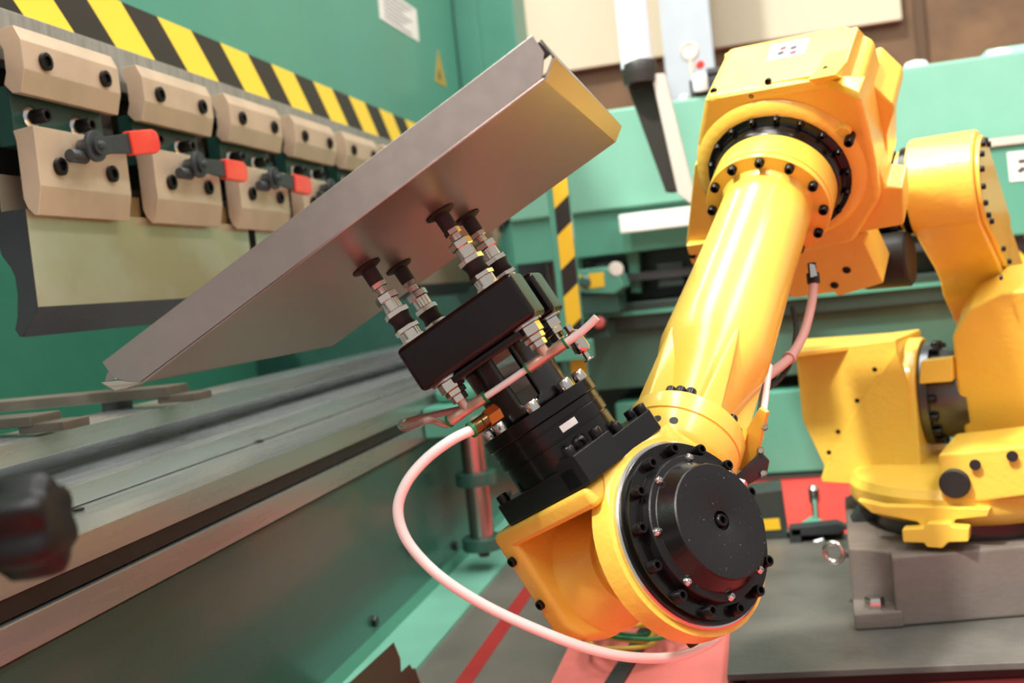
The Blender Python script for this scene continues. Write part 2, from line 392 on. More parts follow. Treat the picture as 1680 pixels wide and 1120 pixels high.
# ---- notices on the ram
t = thing('notice_sheet', 'white printed notice sheet stuck on the green ram', 'notice', onX(655, 60, XR), None)
mk('sheet', slab(nb(), [(619, -28), (624, 30), (688, 69), (683, 16)], (XR + .002, 0, 0), (1, 0, 0), .002), PAPER, t)
for i in range(7):
    f0 = -20 + i * 7; xa, xb = 628 + i * .6, 676 - (i % 3) * 7
    mk('text_line', slab(nb(), [(xa, f0 + 4), (xb, f0 + 4 + (xb - xa) * .67), (xb, f0 + 5.6 + (xb - xa) * .67), (xa, f0 + 5.6)], (XR + .0028, 0, 0), (1, 0, 0), .0008), INK, t)
t = thing('warning_sign', 'small yellow triangular warning sign at the ram edge', 'sign', onX(725, 140, XR))
mk('plate', slab(nb(), [(719, 82), (715, 134), (733, 143)], (XR + .002, 0, 0), (1, 0, 0), .002), mat('sign_yellow', (176, 148, 40), .5), t)
mk('pictogram', slab(nb(), [(720, 112), (719, 128), (724, 131)], (XR + .0028, 0, 0), (1, 0, 0), .0008), INK, t)
# ---- gauge fingers behind the die
FNG = mat('finger_steel', (108, 101, 90), .4, .6, var=.2, vscale=12)
for lab, yf, pts_ in (('longer steel gauge finger bar under the lifted sheet corner', 1.86, ((275, 634), (276, 652), (309, 625), (341, 632))),
                      ('shorter steel gauge finger at the left picture edge', 1.50, ((49, 683), (50, 700), (100, 669), (139, 679)))):
    a, b = onY(*pts_[0], yf), onY(*pts_[1], yf); yb2 = onX(*pts_[2], a.x).y
    t = thing('gauge_finger', lab, 'gauge finger', (a.x - .1, yf, -.16), 'back gauge fingers beside the die')
    mk('bar', box(nb(), (-2.0, yf, b.z), (a.x, yb2, a.z)), FNG, t, bevel=.003)
    mk('tip', box(nb(), (a.x - .03, yf + .004, b.z - .012), (a.x + (.055 if yf > 1.7 else .06), yb2 - .006, b.z + .004)), FNG, t, bevel=.003)
    mk('post', box(nb(), (a.x - .17, yf + .02, -.27), (a.x - .13, yb2 - .01, b.z)), GREY, t)
# ---- support cylinder on the table front
cyp = onX(772, 700, -.84); cX, cY = -.84, cyp.y
t = thing('support_cylinder', 'vertical steel guide cylinder with green collars on the table front', 'cylinder', (cX, cY, -.68))
A = lambda py: onX(772 + (py - 700) * .115, py, cX).z
Mz = Matrix.Translation((cX, cY, 0))
zt_, zb_ = A(690), A(893)
mk('rod', lathe(nb(), solid([(.036, zt_), (.036, zb_)]), Mz, 28), mat('chromed_rod', (190, 172, 168), .2, 1), t)
for py in (783, 888):
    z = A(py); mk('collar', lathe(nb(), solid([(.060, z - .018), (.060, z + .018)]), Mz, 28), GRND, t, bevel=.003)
mk('end_bolt', lathe(nb(), solid([(.017, A(910)), (.017, A(893))]), Mz, 6), DRED, t)
zt2 = A(655)
mk('bracket', box(nb(), (TX + .002, cY - .16, A(702)), (cX + .05, cY + .06, zt2)), GRNS, t, bevel=.006)
mk('bracket_cap', box(nb(), (TX + .01, cY - .07, zt2), (cX + .04, cY + .05, zt2 + .05)), GRNS, t, bevel=.02)
mk('hose_fitting', lathe(nb(), solid([(.018, 0), (.018, .03), (.012, .035), (.012, .06)]), frame((cX + .05, cY - .03, A(690)), (1, -.2, 0)), 14), COPP, t)
# ---- foreground knob with its clamp arm on the near end of the table
kc = at(58, 862, .74)
t = thing('star_knob', 'out of focus black star grip knob at the left picture edge', 'knob', (kc.x - .3, kc.y, -.27))
kax = V((.95, .26, .06)).normalized(); Mk = frame(kc, kax)
bm = nb(); n_ = 96; prf = []
for i in range(n_):
    a_ = 2 * math.pi * i / n_; prf.append((a_, .0315 + .0038 * math.cos(6 * a_)))
rings = []
for sc_, h in ((.50, -.034), (.78, -.030), (.97, -.022), (1.0, -.010), (1.0, .006), (.95, .014), (.80, .018)):
    rings.append([bm.verts.new(Mk @ V((r_ * 1.08 * sc_ * math.cos(a_), r_ * 1.08 * sc_ * math.sin(a_), h))) for a_, r_ in prf])
for a_, b_ in zip(rings, rings[1:]):
    for i in range(n_): bm.faces.new([a_[i], a_[(i + 1) % n_], b_[(i + 1) % n_], b_[i]])
bm.faces.new(rings[0][::-1]); bm.faces.new(rings[-1])
mk('grip', bm, mat('knob_plastic', (15, 14, 14), .45, spec=.3), t, smooth=50)
st0 = kc - kax * .03; st1 = V((-.965, kc.y + .13, kc.z - .035))
mk('stem', tube(nb(), [st0, st0 - kax * .05], .0115, 16), BLK, t)
mk('spindle', tube(nb(), [st0 - kax * .05, st0 - kax * .5], .008, 14), STEEL, t)
e_ = st0 - kax * .5
mk('arm', box(nb(), (e_.x - .03, e_.y - .03, -.2695), (e_.x + .03, e_.y + .03, e_.z + .03)), GREY, t, bevel=.004)
# ---- torn brown sheet at the foot flange
t = thing('torn_sheet', 'torn brown sheet scrap with a jagged edge at the bottom of the picture', 'scrap', onY(640, 1110, 1.98))
pj = [(556, 1128), (574, 1119), (645, 1054), (656, 1081), (657, 1103), (671, 1090), (676, 1098), (680, 1096), (690, 1124), (696, 1136), (540, 1136)]
mk('sheet', slab(nb(), pj, onY(640, 1110, 1.98), (0, 1, 0), .004), BRN, t)

# ================================================================== SHEET PANEL
th = R(28.3); n6 = V((-math.sin(th), 0, math.cos(th))); e1 = V((math.cos(th), 0, math.sin(th))); CP = .2874
YV = V((0, 1, 0))
def P6(e, y, d): return e1 * e + YV * y + n6 * (CP + d)
MP = Matrix((e1, YV, n6)).transposed().to_4x4(); MP.translation = n6 * CP   # local (e,y,d)
EL, ER, YN, YF = -.669, -.072, 1.100, 1.676
t = thing('sheet_panel', 'large bent zinc sheet panel with upturned flanges held tilted by the suction cups', 'sheet metal', P6(EL, 1.4, 0))
mk('bottom', box(nb(), (EL, YN, 0), (ER, YF, .003), MP), SHEET, t, bevel=.001)
mk('front_flange', slab(nb(), [(167, 594), (184, 619), (207, 626), (236, 628), (889, 129), (893, 87), (873, 57)], (0, YN, 0), (0, 1, 0), .003), SHEET, t, bevel=.001, label='long pale front flange')
def strip(name, q, m, par, th_=.0025, **kw):
    nn_ = (q[1] - q[0]).cross(q[3] - q[0]).normalized() * th_
    return mk(name, hull(nb(), list(q) + [p_ + nn_ for p_ in q]), m, par, smooth=0, **kw)
E2, D2 = ER + .0217, .0148
strip('right_flange', [P6(ER, YN + .004, 0), P6(E2, YN + .004, D2), P6(E2, YF, D2), P6(ER, YF, 0)], SHEET, t, label='outward bent right flange')
strip('return_lip', [P6(E2, YN + .004, D2), P6(E2 - .001, YN + .004, .0385), P6(E2 - .001, YF, .026), P6(E2, YF, D2)], mat('shaded_sheet_edge', (120, 116, 110), .3, .8), t)  # interior shadow of the lip put into a darker sheet colour
strip('corner_tab', [P6(ER - .012, YN + .004, .018), P6(ER - .018, YN + .004, .034), P6(E2 - .004, YN + .004, .038), P6(E2 - .002, YN + .004, .020)], mat('tab_shadow', (60, 56, 52), .3, .8), t)  # shadow inside the near corner painted as dark sheet
mk('back_flange', box(nb(), (EL + .01, YF - .003, 0), (ER - .01, YF, .035), MP), SHEET, t, bevel=.001)
mk('left_flange', box(nb(), (EL, YN + .01, 0), (EL + .003, YF - .01, .02), MP), SHEET, t)
mk('corner_tab', slab(nb(), [(166, 627), (188, 640), (205, 637), (220, 632), (235, 629), (234, 627), (213, 626), (195, 624)], (0, 0, onY(225, 630, 1.09).z), (0, 0, 1), .002), SHEET, t)
mk('corner_tab', slab(nb(), [(172, 626), (176, 611), (181, 611), (190, 622)], (0, YN + .006, 0), (0, 1, 0), .002), SHEET, t)

# ================================================================== VACUUM GRIPPER
gr = thing('vacuum_gripper', 'black two bar vacuum gripper with four suction cups on the robot wrist', 'gripper', P6(-.348, 1.387, -.285))
BAR = [(1.285, 1.357), (1.415, 1.487)]
for (ya_, yb_) in BAR:
    mk('manifold_bar', box(nb(), (-.4435, ya_, -.187), (-.258, yb_, -.121), MP), mat('bar_black', (12, 10, 10), .25, bump=.02, bscale=120, spec=.4), gr, bevel=.007, seg=3)
mk('bar_plate', box(nb(), (-.405, 1.30, -.200), (-.292, 1.475, -.187), MP), BLK, gr, bevel=.003)
cupset = []
def ring(prof, m, n=28): return lathe(nb(), solid(prof), IDM, n), m
# stack measured downwards from the panel (z = -distance)
stack = [('lip', [(.0105, -.0062), (.0195, -.0032), (.0212, -.0022), (.0212, -.0008), (.018, 0)], RUB, 36),
         ('neck', [(.0095, -.0285), (.0108, -.027), (.0112, -.006), (.0112, -.004)], RUB, 24),
         ('hex_nut', [(.0105, -.0355), (.0118, -.0345), (.0118, -.028), (.0105, -.027)], NICK, 6),
         ('spigot', [(.0078, -.050), (.0078, -.034)], NICK, 20),
         ('hex_nut', [(.0150, -.0565), (.0164, -.055), (.0164, -.0465), (.0150, -.045)], NICK, 6),
         ('sleeve', [(.0128, -.0740), (.0128, -.055)], NICK, 24),
         ('hex_nut', [(.0165, -.0800), (.0180, -.079), (.0180, -.0725), (.0165, -.0715)], NICK, 6),
         ('damper', [(.0165, -.0985), (.0148, -.094), (.0138, -.089), (.0148, -.084), (.0165, -.0795)], RUB, 28),
         ('hex_nut', [(.0165, -.1050), (.0180, -.104), (.0180, -.0985), (.0165, -.0975)], NICK, 6),
         ('sleeve', [(.0148, -.1160), (.0148, -.104)], NICK, 24),
         ('hex_nut', [(.0150, -.1190), (.0168, -.1185), (.0168, -.1155), (.0150, -.115)], NICK, 6),
         ('washer', [(.0215, -.1215), (.0215, -.1190)], STEELB, 28)]
protos = [(nm, proto(nm, lathe(nb(), solid(pr), IDM, n_), m_, smooth=40 if n_ > 6 else 20)) for nm, pr, m_, n_ in stack]
for i, (ce, cy_) in enumerate(((-.4276, 1.3268), (-.2998, 1.317), (-.4205, 1.4462), (-.2962, 1.4522))):
    cyy = (1.321, 1.321, 1.451, 1.451)[i]; ce = (-.424, -.298, -.424, -.298)[i]
    Mc = frame(P6(ce, cyy, 0), n6, e1) @ Matrix.Rotation(R((8, 20, 33, 50)[i]), 4, 'Z')
    head = None
    for j, (nm, me) in enumerate(protos):
        if j == 0: head = inst('suction_cup', me, gr, Mc)
        else: inst(nm, me, head, Mc)
# nuts below the bars
below = [('washer', [(.0230, -.190), (.0230, -.187)], STEELB, 28), ('hex_nut', [(.0165, -.204), (.018, -.203), (.018, -.191), (.0165, -.190)], NICK, 6),
         ('hex_nut', [(.0135, -.2125), (.0150, -.2115), (.0150, -.2050), (.0135, -.204)], NICK, 6), ('hex_nut', [(.0105, -.2220), (.0118, -.221), (.0118, -.2135), (.0105, -.2125)], NICK, 6)]
pb2 = [(nm, proto(nm, lathe(nb(), solid(pr), IDM, n_), m_, smooth=20)) for nm, pr, m_, n_ in below]
for i, (ce, cyy) in enumerate(((-.414, 1.318), (-.284, 1.318), (-.284, 1.451), (-.414, 1.451))):
    Mc = frame(P6(ce, cyy, 0), n6, e1) @ Matrix.Rotation(R((12, 22, 40, 5)[i]), 4, 'Z')
    for nm, me in pb2: inst(nm, me, gr, Mc)
# tee fittings with green collars, along the front bar
def tee(ce, cyy, d, half=.029, r=.0076):
    c_ = P6(ce, cyy, d)
    b_ = mk('tee_fitting', lathe(nb(), solid([(r * .96, -half), (r, -half + .002), (r, -.012), (r * .93, -.011), (r * .93, .011), (r, .012), (r, half - .002), (r * .96, half)]), frame(c_, e1), 24), COPP, gr)
    mk('stub', tube(nb(), [c_, c_ + n6 * .018], r * .95, 18), COPP, b_)
    for s_ in (-1, 1):
        mk('release_collar', lathe(nb(), solid([(r * 1.12, 0), (r * 1.12, .003)]), frame(c_ + e1 * s_ * (half - (0 if s_ > 0 else -0)), e1 * s_), 20), GRNC, b_)
    return c_
dT = -.236
tA = tee(-.414, 1.318, dT); tB = tee(-.284, 1.318, dT)
mk('air_tube', tube(nb(), [tA + e1 * .030, tB - e1 * .030], .0047, 14), HOSE, gr, label='short white tube between the tees')
q = at(932, 530, 1.36)
mk('air_tube', tube(nb(), spline([tB + e1 * .029, tB + e1 * .05, tB + e1 * .068 + n6 * .002, tB + e1 * .083 + n6 * .005]), .0052, 14), HOSE, gr, label='short white tube end sticking up right')
mk('air_tube', tube(nb(), spline([tA - e1 * .029, tA - e1 * .038, at(704, 689, 1.31), at(684, 697, 1.33), at(666, 702, 1.36), at(658, 699, 1.40), at(664, 692, 1.44), at(700, 683, 1.46), at(760, 670, 1.46)]), .0048, 14), mat('smoky_hose', (150, 128, 118), .25, coat=.4), gr)
# barbed fitting right of the tool tube
fb = P6(-.262, 1.44, -.222)
mk('elbow_fitting', lathe(nb(), solid([(.006, .01), (.006, 0), (.011, -.003), (.012, -.020), (.0125, -.030), (.010, -.034), (.004, -.036), (.004, -.045), (.0075, -.046), (.0075, -.048)]), frame(fb, n6), 18), NICK, gr)
# slotted mounting tube
J6e, J6y = -.352, 1.387
MJ = frame(P6(J6e, J6y, 0), n6, e1)
bm = nb(); seg = 72; zs = [-.287 + i * (.1) / 20 for i in range(21)]; rT = .060
def inslot(a_, z):
    for c_ in (R(-75), R(15), R(105), R(195)):
        da = (a_ - c_ + math.pi) % (2 * math.pi) - math.pi
        y = da * rT; hw = .0155; z0, z1 = -.262, -.205
        if abs(y) < hw and (z0 < z < z1 or (z <= z0 and (z - z0) ** 2 + y * y < hw * hw) or (z >= z1 and (z - z1) ** 2 + y * y < hw * hw)): return True
    return False
gv = [[bm.verts.new(MJ @ V((rT * math.cos(2 * math.pi * i / seg), rT * math.sin(2 * math.pi * i / seg), z))) for i in range(seg)] for z in zs]
for k in range(20):
    for i in range(seg):
        if not inslot(2 * math.pi * (i + .5) / seg, (zs[k] + zs[k + 1]) / 2): bm.faces.new([gv[k][i], gv[k][(i + 1) % seg], gv[k + 1][(i + 1) % seg], gv[k + 1][i]])
bmesh.ops.delete(bm, geom=[v for v in bm.verts if not v.link_faces], context='VERTS')
tb = mk('mounting_tube', bm, mat('tube_black', (17, 17, 18), .28, bump=.06, bscale=90, coat=.3), gr, label='black mounting tube with long slots')
so = tb.modifiers.new('wall', 'SOLIDIFY'); so.thickness = .006 * U; so.offset = -1
fl = mk('tool_flange', lathe(nb(), solid([(.0865, -.305), (.0875, -.304), (.0875, -.288), (.0865, -.287)]), MJ, 56), BLK, gr)
for a_ in range(0, 360, 45):
    p = MJ @ V((.0735 * math.cos(R(a_ + 12)), .0735 * math.sin(R(a_ + 12)), -.287)); screw(fl, p, n6, .0095, .014, STEELB)
# hose fitting in front-left of the flange
hf = at(772, 706, 1.30)

# ================================================================== ROBOT
a5 = V((.7223, -.5719, .3889)); a5 = (a5 - n6 * a5.dot(n6)).normalized()
b5 = a5.cross(n6)
a4 = V((.2709, .753, .5997)).normalized()
Wc = V((-.1848, 1.3868, -.3736))
rb = thing('industrial_robot', 'yellow six axis industrial robot arm reaching from its base to the press', 'robot', (.42, 2.5, -.77))
MW = Matrix((b5, a5, n6)).transposed().to_4x4(); MW.translation = Wc      # local (p along b5, q along a5, r along n6)
gz = lambda d: (P6(J6e, J6y, d) - Wc).dot(n6)
# --- J6 reducer (black)
rd = mk('wrist_reducer', lathe(nb(), solid([(.0815, -.372), (.0815, -.338), (.0800, -.3375), (.0800, -.335), (.0840, -.3345), (.0840, -.319), (.0830, -.3185), (.0830, -.3165), (.0840, -.316), (.0840, -.306), (.083, -.305)]), MJ, 64), BLK, rb, smooth=30, label='black cylindrical reducer with a small white tag')
tagp = [(934, 672), (934, 684), (957, 672), (955, 665), (950, 662), (946, 668), (940, 668)]
pl = P6(J6e, J6y, -.33); vdir = (-pl); vdir = (vdir - n6 * vdir.dot(n6)).normalized()
wtag = nb(); r0 = .0893
ang0 = math.atan2(vdir.dot(MJ.to_3x3().col[1]), vdir.dot(MJ.to_3x3().col[0]))
vt = []
for i in range(7):
    a_ = ang0 + R(10) + R(15) * i / 6 if False else ang0 + R(8) + R(17) * i / 6
    vt.append([wtag.verts.new(MJ @ V((r_ * math.cos(a_), r_ * math.sin(a_), z))) for z in (-.3310, -.3215) for r_ in (.0840, .0846)])
for a_, b_ in zip(vt, vt[1:]):
    for (i, j) in ((0, 1), (1, 3), (3, 2), (2, 0)): wtag.faces.new([a_[i], a_[j], b_[j], b_[i]])
wtag.faces.new([vt[0][i] for i in (0, 1, 3, 2)]); wtag.faces.new([vt[-1][i] for i in (0, 2, 3, 1)])
mk('tag', wtag, PAPER, rd)
scp = MJ @ V((.0815 * math.cos(ang0 + R(16)), .0815 * math.sin(ang0 + R(16)), -.355)); scn = (scp - P6(J6e, J6y, -.355)).normalized()
inst('plug', screw_mesh('button', .0115, .004, SCRW), rd, frame(scp, scn)); screw(rd, scp, scn, .0075, .005, SCRW)
r0_, r1_ = gz(-.400), gz(-.369)
mp = nb(); c8 = .035
prof8 = [(-.098, -.105), (.098, -.105), (.098, .098), (-.098, .098)]
mk('adapter_plate', prism(nb(), [(-.068, -.104), (.084, -.104), (.098, -.084), (.098, .092), (.072, .092), (.064, .1), (-.064, .1), (-.080, .085), (-.080, -.084)], MW, r0_, r1_), BLKM, rb, bevel=.0025)
ap = mk('adapter_block', prism(nb(), [(.022, .06), (.098, .06), (.098, .104), (.022, .104)], MW, r0_ + .001, r1_ + .010), BLKM, rb, bevel=.0025)
for (p_, q_) in ((.086, .088), (.034, .092), (-.005, .088), (-.070, .06), (-.070, -.06), (.086, -.08), (-.062, .088), (.0, -.095)):
    zz = r1_ + (.010 if (p_ > .018 and q_ > .06) else 0)
    screw(ap, MW @ V((p_, q_, zz)), n6, .0085, .012)
# --- hand casting: plate, front cheek, back cheek
rt = gz(-.4005)
yb = nb(); hr = .133
circ = lambda rad, q, n_=40, c_=(0, 0): [MW @ V((c_[0] + rad * math.cos(2 * math.pi * i / n_), q, c_[1] + rad * math.sin(2 * math.pi * i / n_))) for i in range(n_)]
hand = mk('hand_plate', box(nb(), (-.085, -.125, rt - .028), (.102, .092, rt), MW), YELC, rb, bevel=.008, seg=3)
fc = nb(); hull(fc, circ(hr, .068, 56) + circ(hr - .002, .100, 56) + [MW @ V((p_, q_, rt)) for p_ in (-.085, .062) for q_ in (.068, .092)])
mk('front_cheek', fc, YELC, rb, bevel=.006, seg=3, smooth=40)
bc = nb(); hull(bc, [MW @ V((c_[0], q, c_[1])) for q in (-.135, -.095) for c_ in [(.102, rt), (-.085, rt), (.102, -.025), (.085, -.058), (.035, -.085), (-.04, -.085), (-.085, -.05)]])
mk('back_cheek', bc, YELC, rb, bevel=.010, seg=3, smooth=40)
mk('bearing_boss', lathe(nb(), solid([(.092, -.097), (.090, -.090), (.082, -.080), (.072, -.058), (.066, -.040)]), frame(Wc + b5 * -.01, a5), 48), YELC, rb, smooth=50)
mk('wrist_tongue', lathe(nb(), solid([(.058, -.06), (.060, .07)]), frame(Wc + b5 * -.01, a5), 40), YEL, rb)
for (p_, r_) in ((.102, .085), (.102, .015), (.080, -.068)):
    screw(rb, MW @ V((p_ - .002, -.118, r_)), b5, .007, .008)
for r_ in (.02, -.03, -.08):
    screw(rb, MW @ V((.075 + r_ * .2, .062, r_ - .03)), b5 * .6 - a5 * .8, .009, .012)
# --- J5 cover disc
MD = frame(Wc, a5, n6)
q0 = .100
mk('steel_ring', lathe(nb(), solid([(.1235, q0 - .004), (.1235, q0 + .006), (.121, q0 + .008)]), MD, 72), STEELB, rb, smooth=30)
mk('cover_base', lathe(nb(), solid([(.1195, q0 + .006), (.119, q0 + .012), (.114, q0 + .0125)]), MD, 72), BLK, rb, smooth=30)
bf_ = mk('bolt_flange', lathe(nb(), solid([(.1145, q0 + .010), (.1145, q0 + .020), (.0985, q0 + .0205), (.0985, q0 + .022)]), MD, 72), BLK, rb, smooth=30)
for i in range(14):
    if i == 9: continue
    a_ = R(i * 360 / 14 + 9); screw(bf_, MD @ V((.1165, 0, 0)).lerp(V((0, 0, 0)), 0) if False else MD @ V((.1065 * math.cos(a_), .1065 * math.sin(a_), q0 + .020)), a5, .0075, .013)
cv = mk('cover_disc', lathe(nb(), [(.0935, q0 + .020), (.0950, q0 + .022), (.0950, q0 + .034), (.0938, q0 + .036), (.0860, q0 + .0365), (.0848, q0 + .038), (.0745, q0 + .0585), (.0730, q0 + .060), (.0135, q0 + .060), (.0125, q0 + .0595), (.0125, q0 + .052), (0, q0 + .052)], MD, 72), BLKG, rb, smooth=28, label='black speckled round cover')
mk('cover_band', lathe(nb(), [(.0853, q0 + .0375), (.0748, q0 + .0583)], MD, 72), BLK, cv, smooth=28)
for i in range(8):
    a_ = R(i * 45 + 20); screw(cv, MD @ V((.0900 * math.cos(a_), .0900 * math.sin(a_), q0 + .0362)), a5, .0058, .0045, STEELB, 'button')
screw(cv, MD @ V((0, 0, q0 + .052)), a5, .0085, .010, SCRW)
# --- forearm
MA = frame(Wc, a4, n6)
pt4 = lambda s: Wc + a4 * s
tn = nb(); hull(tn, [MD @ V((.056 * math.cos(R(i * 10)), .056 * math.sin(R(i * 10)), q)) for i in range(36) for q in (-.03, .045)] + [MA @ V((.066 * math.cos(R(i * 15)), .066 * math.sin(R(i * 15)), .15)) for i in range(24)])
mk('wrist_knuckle', tn, YELC, rb, bevel=.006, smooth=45)
cb = mk('wrist_collar', lathe(nb(), solid([(.070, .135), (.084, .150), (.0885, .158), (.0885, .190), (.0875, .191), (.0875, .193), (.0895, .194), (.0895, .222), (.088, .226)]), MA, 64), YEL, rb, smooth=30)
for a_ in (-.35, 0.05):
    pass
fa = mk('forearm_tube', lathe(nb(), [(.056, .224), (.056, .250), (.060, .272), (.074, .326), (.085, .366), (.0885, .392), (.0875, .43), (.0825, .62), (.0815, .775), (.083, .785), (.090, .792)], MA, 72), YEL, rb, smooth=50)
# gussets around the neck: thin tapering fins
vc = (-pt4(.25)); vc = (vc - a4 * vc.dot(a4)).normalized(); vs2 = a4.cross(vc)
for da, nm in ((-62, 0), (14, 1), (100, 2), (180, 3), (-130, 4)):
    d_ = vc * math.cos(R(da)) + vs2 * math.sin(R(da)); s_ = a4.cross(d_)
    g = nb(); hw = .016
    hull(g, [pt4(.222) + d_ * .086 + s_ * hw * k for k in (-1, 1)] + [pt4(.222) + d_ * .05 + s_ * hw * 1.1 * k for k in (-1, 1)] + [pt4(.385) + d_ * .088 + s_ * .003 * k for k in (-1, 1)] + [pt4(.385) + d_ * .06 + s_ * hw * k for k in (-1, 1)] + [pt4(.315) + d_ * .0875 + s_ * hw * .55 * k for k in (-1, 1)])
    mk('gusset', g, YEL, fa, bevel=.003, smooth=40)
sp = mk('spacer_ring', lathe(nb(), solid([(.078, .224), (.078, .2285)]), MA, 48), STEELB, fa)
for da in (-34, -22, -10, -140, -160, 50, 70, 140):
    d_ = vc * math.cos(R(da)) + vs2 * math.sin(R(da)); screw(sp, pt4(.2285) + d_ * .073, a4, .0082, .016)
for da in (-30, -14):
    d_ = vc * math.cos(R(da)) + vs2 * math.sin(R(da)); pos = pt4(.168) + d_ * .0885
    mk('bolt_hole', lathe(nb(), solid([(.0062, -.002), (.0062, .0008)]), frame(pos, d_), 16), RUB, cb)
fr = mk('forearm_flange', lathe(nb(), [(.088, .790), (.1125, .791), (.1135, .792), (.1135, .802), (.1125, .803), (.1125, .805), (.1145, .806), (.1145, .862), (.113, .864), (.05, .864)], MA, 72), YEL, rb, smooth=30)
for i in range(12):
    a_ = R(i * 30 + 8); screw(fr, MA @ V((.1025 * math.cos(a_), .1025 * math.sin(a_), .791)), -a4, .0085, .012)
br = mk('bearing_ring', lathe(nb(), solid([(.116, .860), (.119, .866), (.121, .885), (.124, .888), (.1345, .890), (.136, .892), (.136, .905)]), MA, 72), BLK, rb, smooth=30)
for i in range(18):
    a_ = R(i * 20 + 3); screw(br, MA @ V((.129 * math.cos(a_), .129 * math.sin(a_), .8895)), -a4, .0075, .009, kind='button')
# --- elbow housing
h3 = V((a4.x, a4.y, 0)).normalized(); a3 = V((h3.y, -h3.x, 0)); u3 = a3.cross(a4)
F0 = pt4(.905)
eh = mk('elbow_housing', slab(nb(), [(1156, 160), (1358, 124), (1409, 149), (1424, 210), (1436, 268), (1444, 330), (1400, 400), (1300, 420), (1200, 392), (1174, 342), (1150, 265), (1143, 238)], F0, a4, .19), YELC, rb, bevel=.012, seg=3, smooth=40)
mk('bearing_seat', lathe(nb(), solid([(.168, .93), (.160, .902), (.147, .893), (.138, .891)]), MA, 64), YELC, eh, smooth=50)
cp_ = onp(1270, 142, F0 + a4 * .006, a4)
mk('flange_lip', slab(nb(), [(1156, 160), (1358, 124), (1420, 124), (1409, 151), (1356, 128), (1158, 164)], cp_ + u3 * .003, u3, .02), YELC, eh, bevel=.003)
mc = mk('motor_cover', slab(nb(), [(1186, 149), (1188, 87), (1408, 43), (1389, 101), (1366, 117)], cp_ + u3 * .008, u3, .14), YEL, rb, bevel=.004, seg=3)
mk('cover_side', slab(nb(), [(1370, 122), (1388, 101), (1408, 43), (1422, 60), (1428, 138), (1405, 142)], onp(1388, 102, cp_ + u3 * .008, u3), a3, .05), YEL, mc, bevel=.004)
# sticker with pictograms on the cover
pc = cp_ + u3 * .009
stk = mk('sticker', slab(nb(), [(1257, 100), (1266, 74), (1328, 62), (1319, 88)], pc, u3, .0012), PAPER, mc, label='white warning sticker with red and dark pictograms')
for (x, y, m_) in ((1281, 87, INK), (1302, 78, INK), (1285, 79, INKR), (1301, 86, INKR)):
    mk('pictogram', lathe(nb(), solid([(.0065, 0), (.0065, .001)]), frame(onp(x, y, pc + u3 * .0005, u3), u3), 14), m_, stk)
for (x, y) in ((1261, 132), (1355, 113), (1172, 148)):
    screw(mc, onp(x, y, cp_ + u3 * .009, u3), -a4 + u3 * .2, .006, .008)
for (x, y) in ((1233, 157), (1308, 142)):
    screw(eh, onp(x, y, F0, a4), -a4, .0055, .003, kind='button')
mk('side_casting', slab(nb(), [(1400, 150), (1428, 134), (1467, 171), (1466, 190), (1456, 222), (1455, 300), (1420, 330), (1400, 300)], pt4(1.01), a4, .14), YELC, rb, bevel=.008, seg=2)
screw(eh, onp(1396, 221, F0, a4), -a4, .009, .03); 
mk('oil_boss', lathe(nb(), solid([(.016, 0), (.013, .012)]), frame(onp(1384, 214, F0, a4), -a4), 18), YELC, eh)
bs = mk('elbow_bracket', slab(nb(), [(1396, 310), (1420, 268), (1440, 270), (1452, 306), (1481, 308), (1483, 370), (1399, 384)], pt4(.93), a4, .08), YELC, rb, bevel=.006, seg=2)
mk('lower_casting', slab(nb(), [(1300, 400), (1395, 384), (1425, 383), (1418, 398), (1450, 465), (1375, 487), (1368, 480), (1300, 490), (1282, 470)], pt4(.965), a4, .10), YELC, rb, bevel=.005)
mk('lower_motor', slab(nb(), [(1139, 271), (1152, 262), (1180, 372), (1210, 430), (1160, 470), (1133, 430), (1125, 404)], pt4(1.02), a4, .14), YEL, rb, bevel=.005)
mk('motor_ledge', slab(nb(), [(1125, 403), (1146, 360), (1200, 352), (1200, 392)], onp(1160, 400, pt4(1.0), a4), u3, .03), YEL, rb, bevel=.004)
screw(rb, onp(1137, 417, pt4(1.019), a4), -a4, .008, .008)
for (x, y) in ((1389, 443), (1369, 468)): screw(rb, onp(x, y, pt4(.964), a4), -a4, .009, .003, kind='button')
# --- lower arm (link) with J3 bearing
J3 = at(1556, 306, 2.24); J2 = at(1648, 640, 2.42)
J2 = J2 - a3 * (J2 - J3).dot(a3)                                   # keep the link in one plane
JS = J2.copy(); J2 = onp(1684, 640, J3, a3)
dn = (J2 - J3); LL = dn.length; dn.normalize(); fw = dn.cross(a3).normalized()
if fw.dot(h3) > 0: fw = -fw                                          # towards the camera side
ML = Matrix((fw, dn, a3)).transposed().to_4x4(); ML.translation = J3
arc = lambda rad, c_, a0, a1, k=14: [(c_[0] + rad * math.cos(R(a0 + (a1 - a0) * i / k)), c_[1] + rad * math.sin(R(a0 + (a1 - a0) * i / k))) for i in range(k + 1)]
lk = arc(.112, (0, 0), 180, 352) + [(.098, .10), (.085, .20), (.085, .26), (.105, .30), (.112, LL)] + arc(.125, (0, LL), 0, 180) + [(-.13, LL - .1), (-.11, .2)]
la = mk('lower_arm', prism(nb(), lk, ML, -.068, .068), YELC, rb, bevel=.008, seg=3, smooth=40)
mk('arm_cover', prism(nb(), arc(.098, (0, 0), 180, 360) + [(.08, .12), (.06, .30), (-.09, .30)], ML, .068, .078), YEL, la, bevel=.003)
for i in range(9):
    a_ = R(-170 + i * 24); screw(la, ML @ V((.086 * math.cos(a_), .086 * math.sin(a_), .078)), a3, .0065, .008)
for (x, y) in ((.062, .18), (.05, .26)): screw(la, ML @ V((x, y, .078)), a3, .0065, .008)
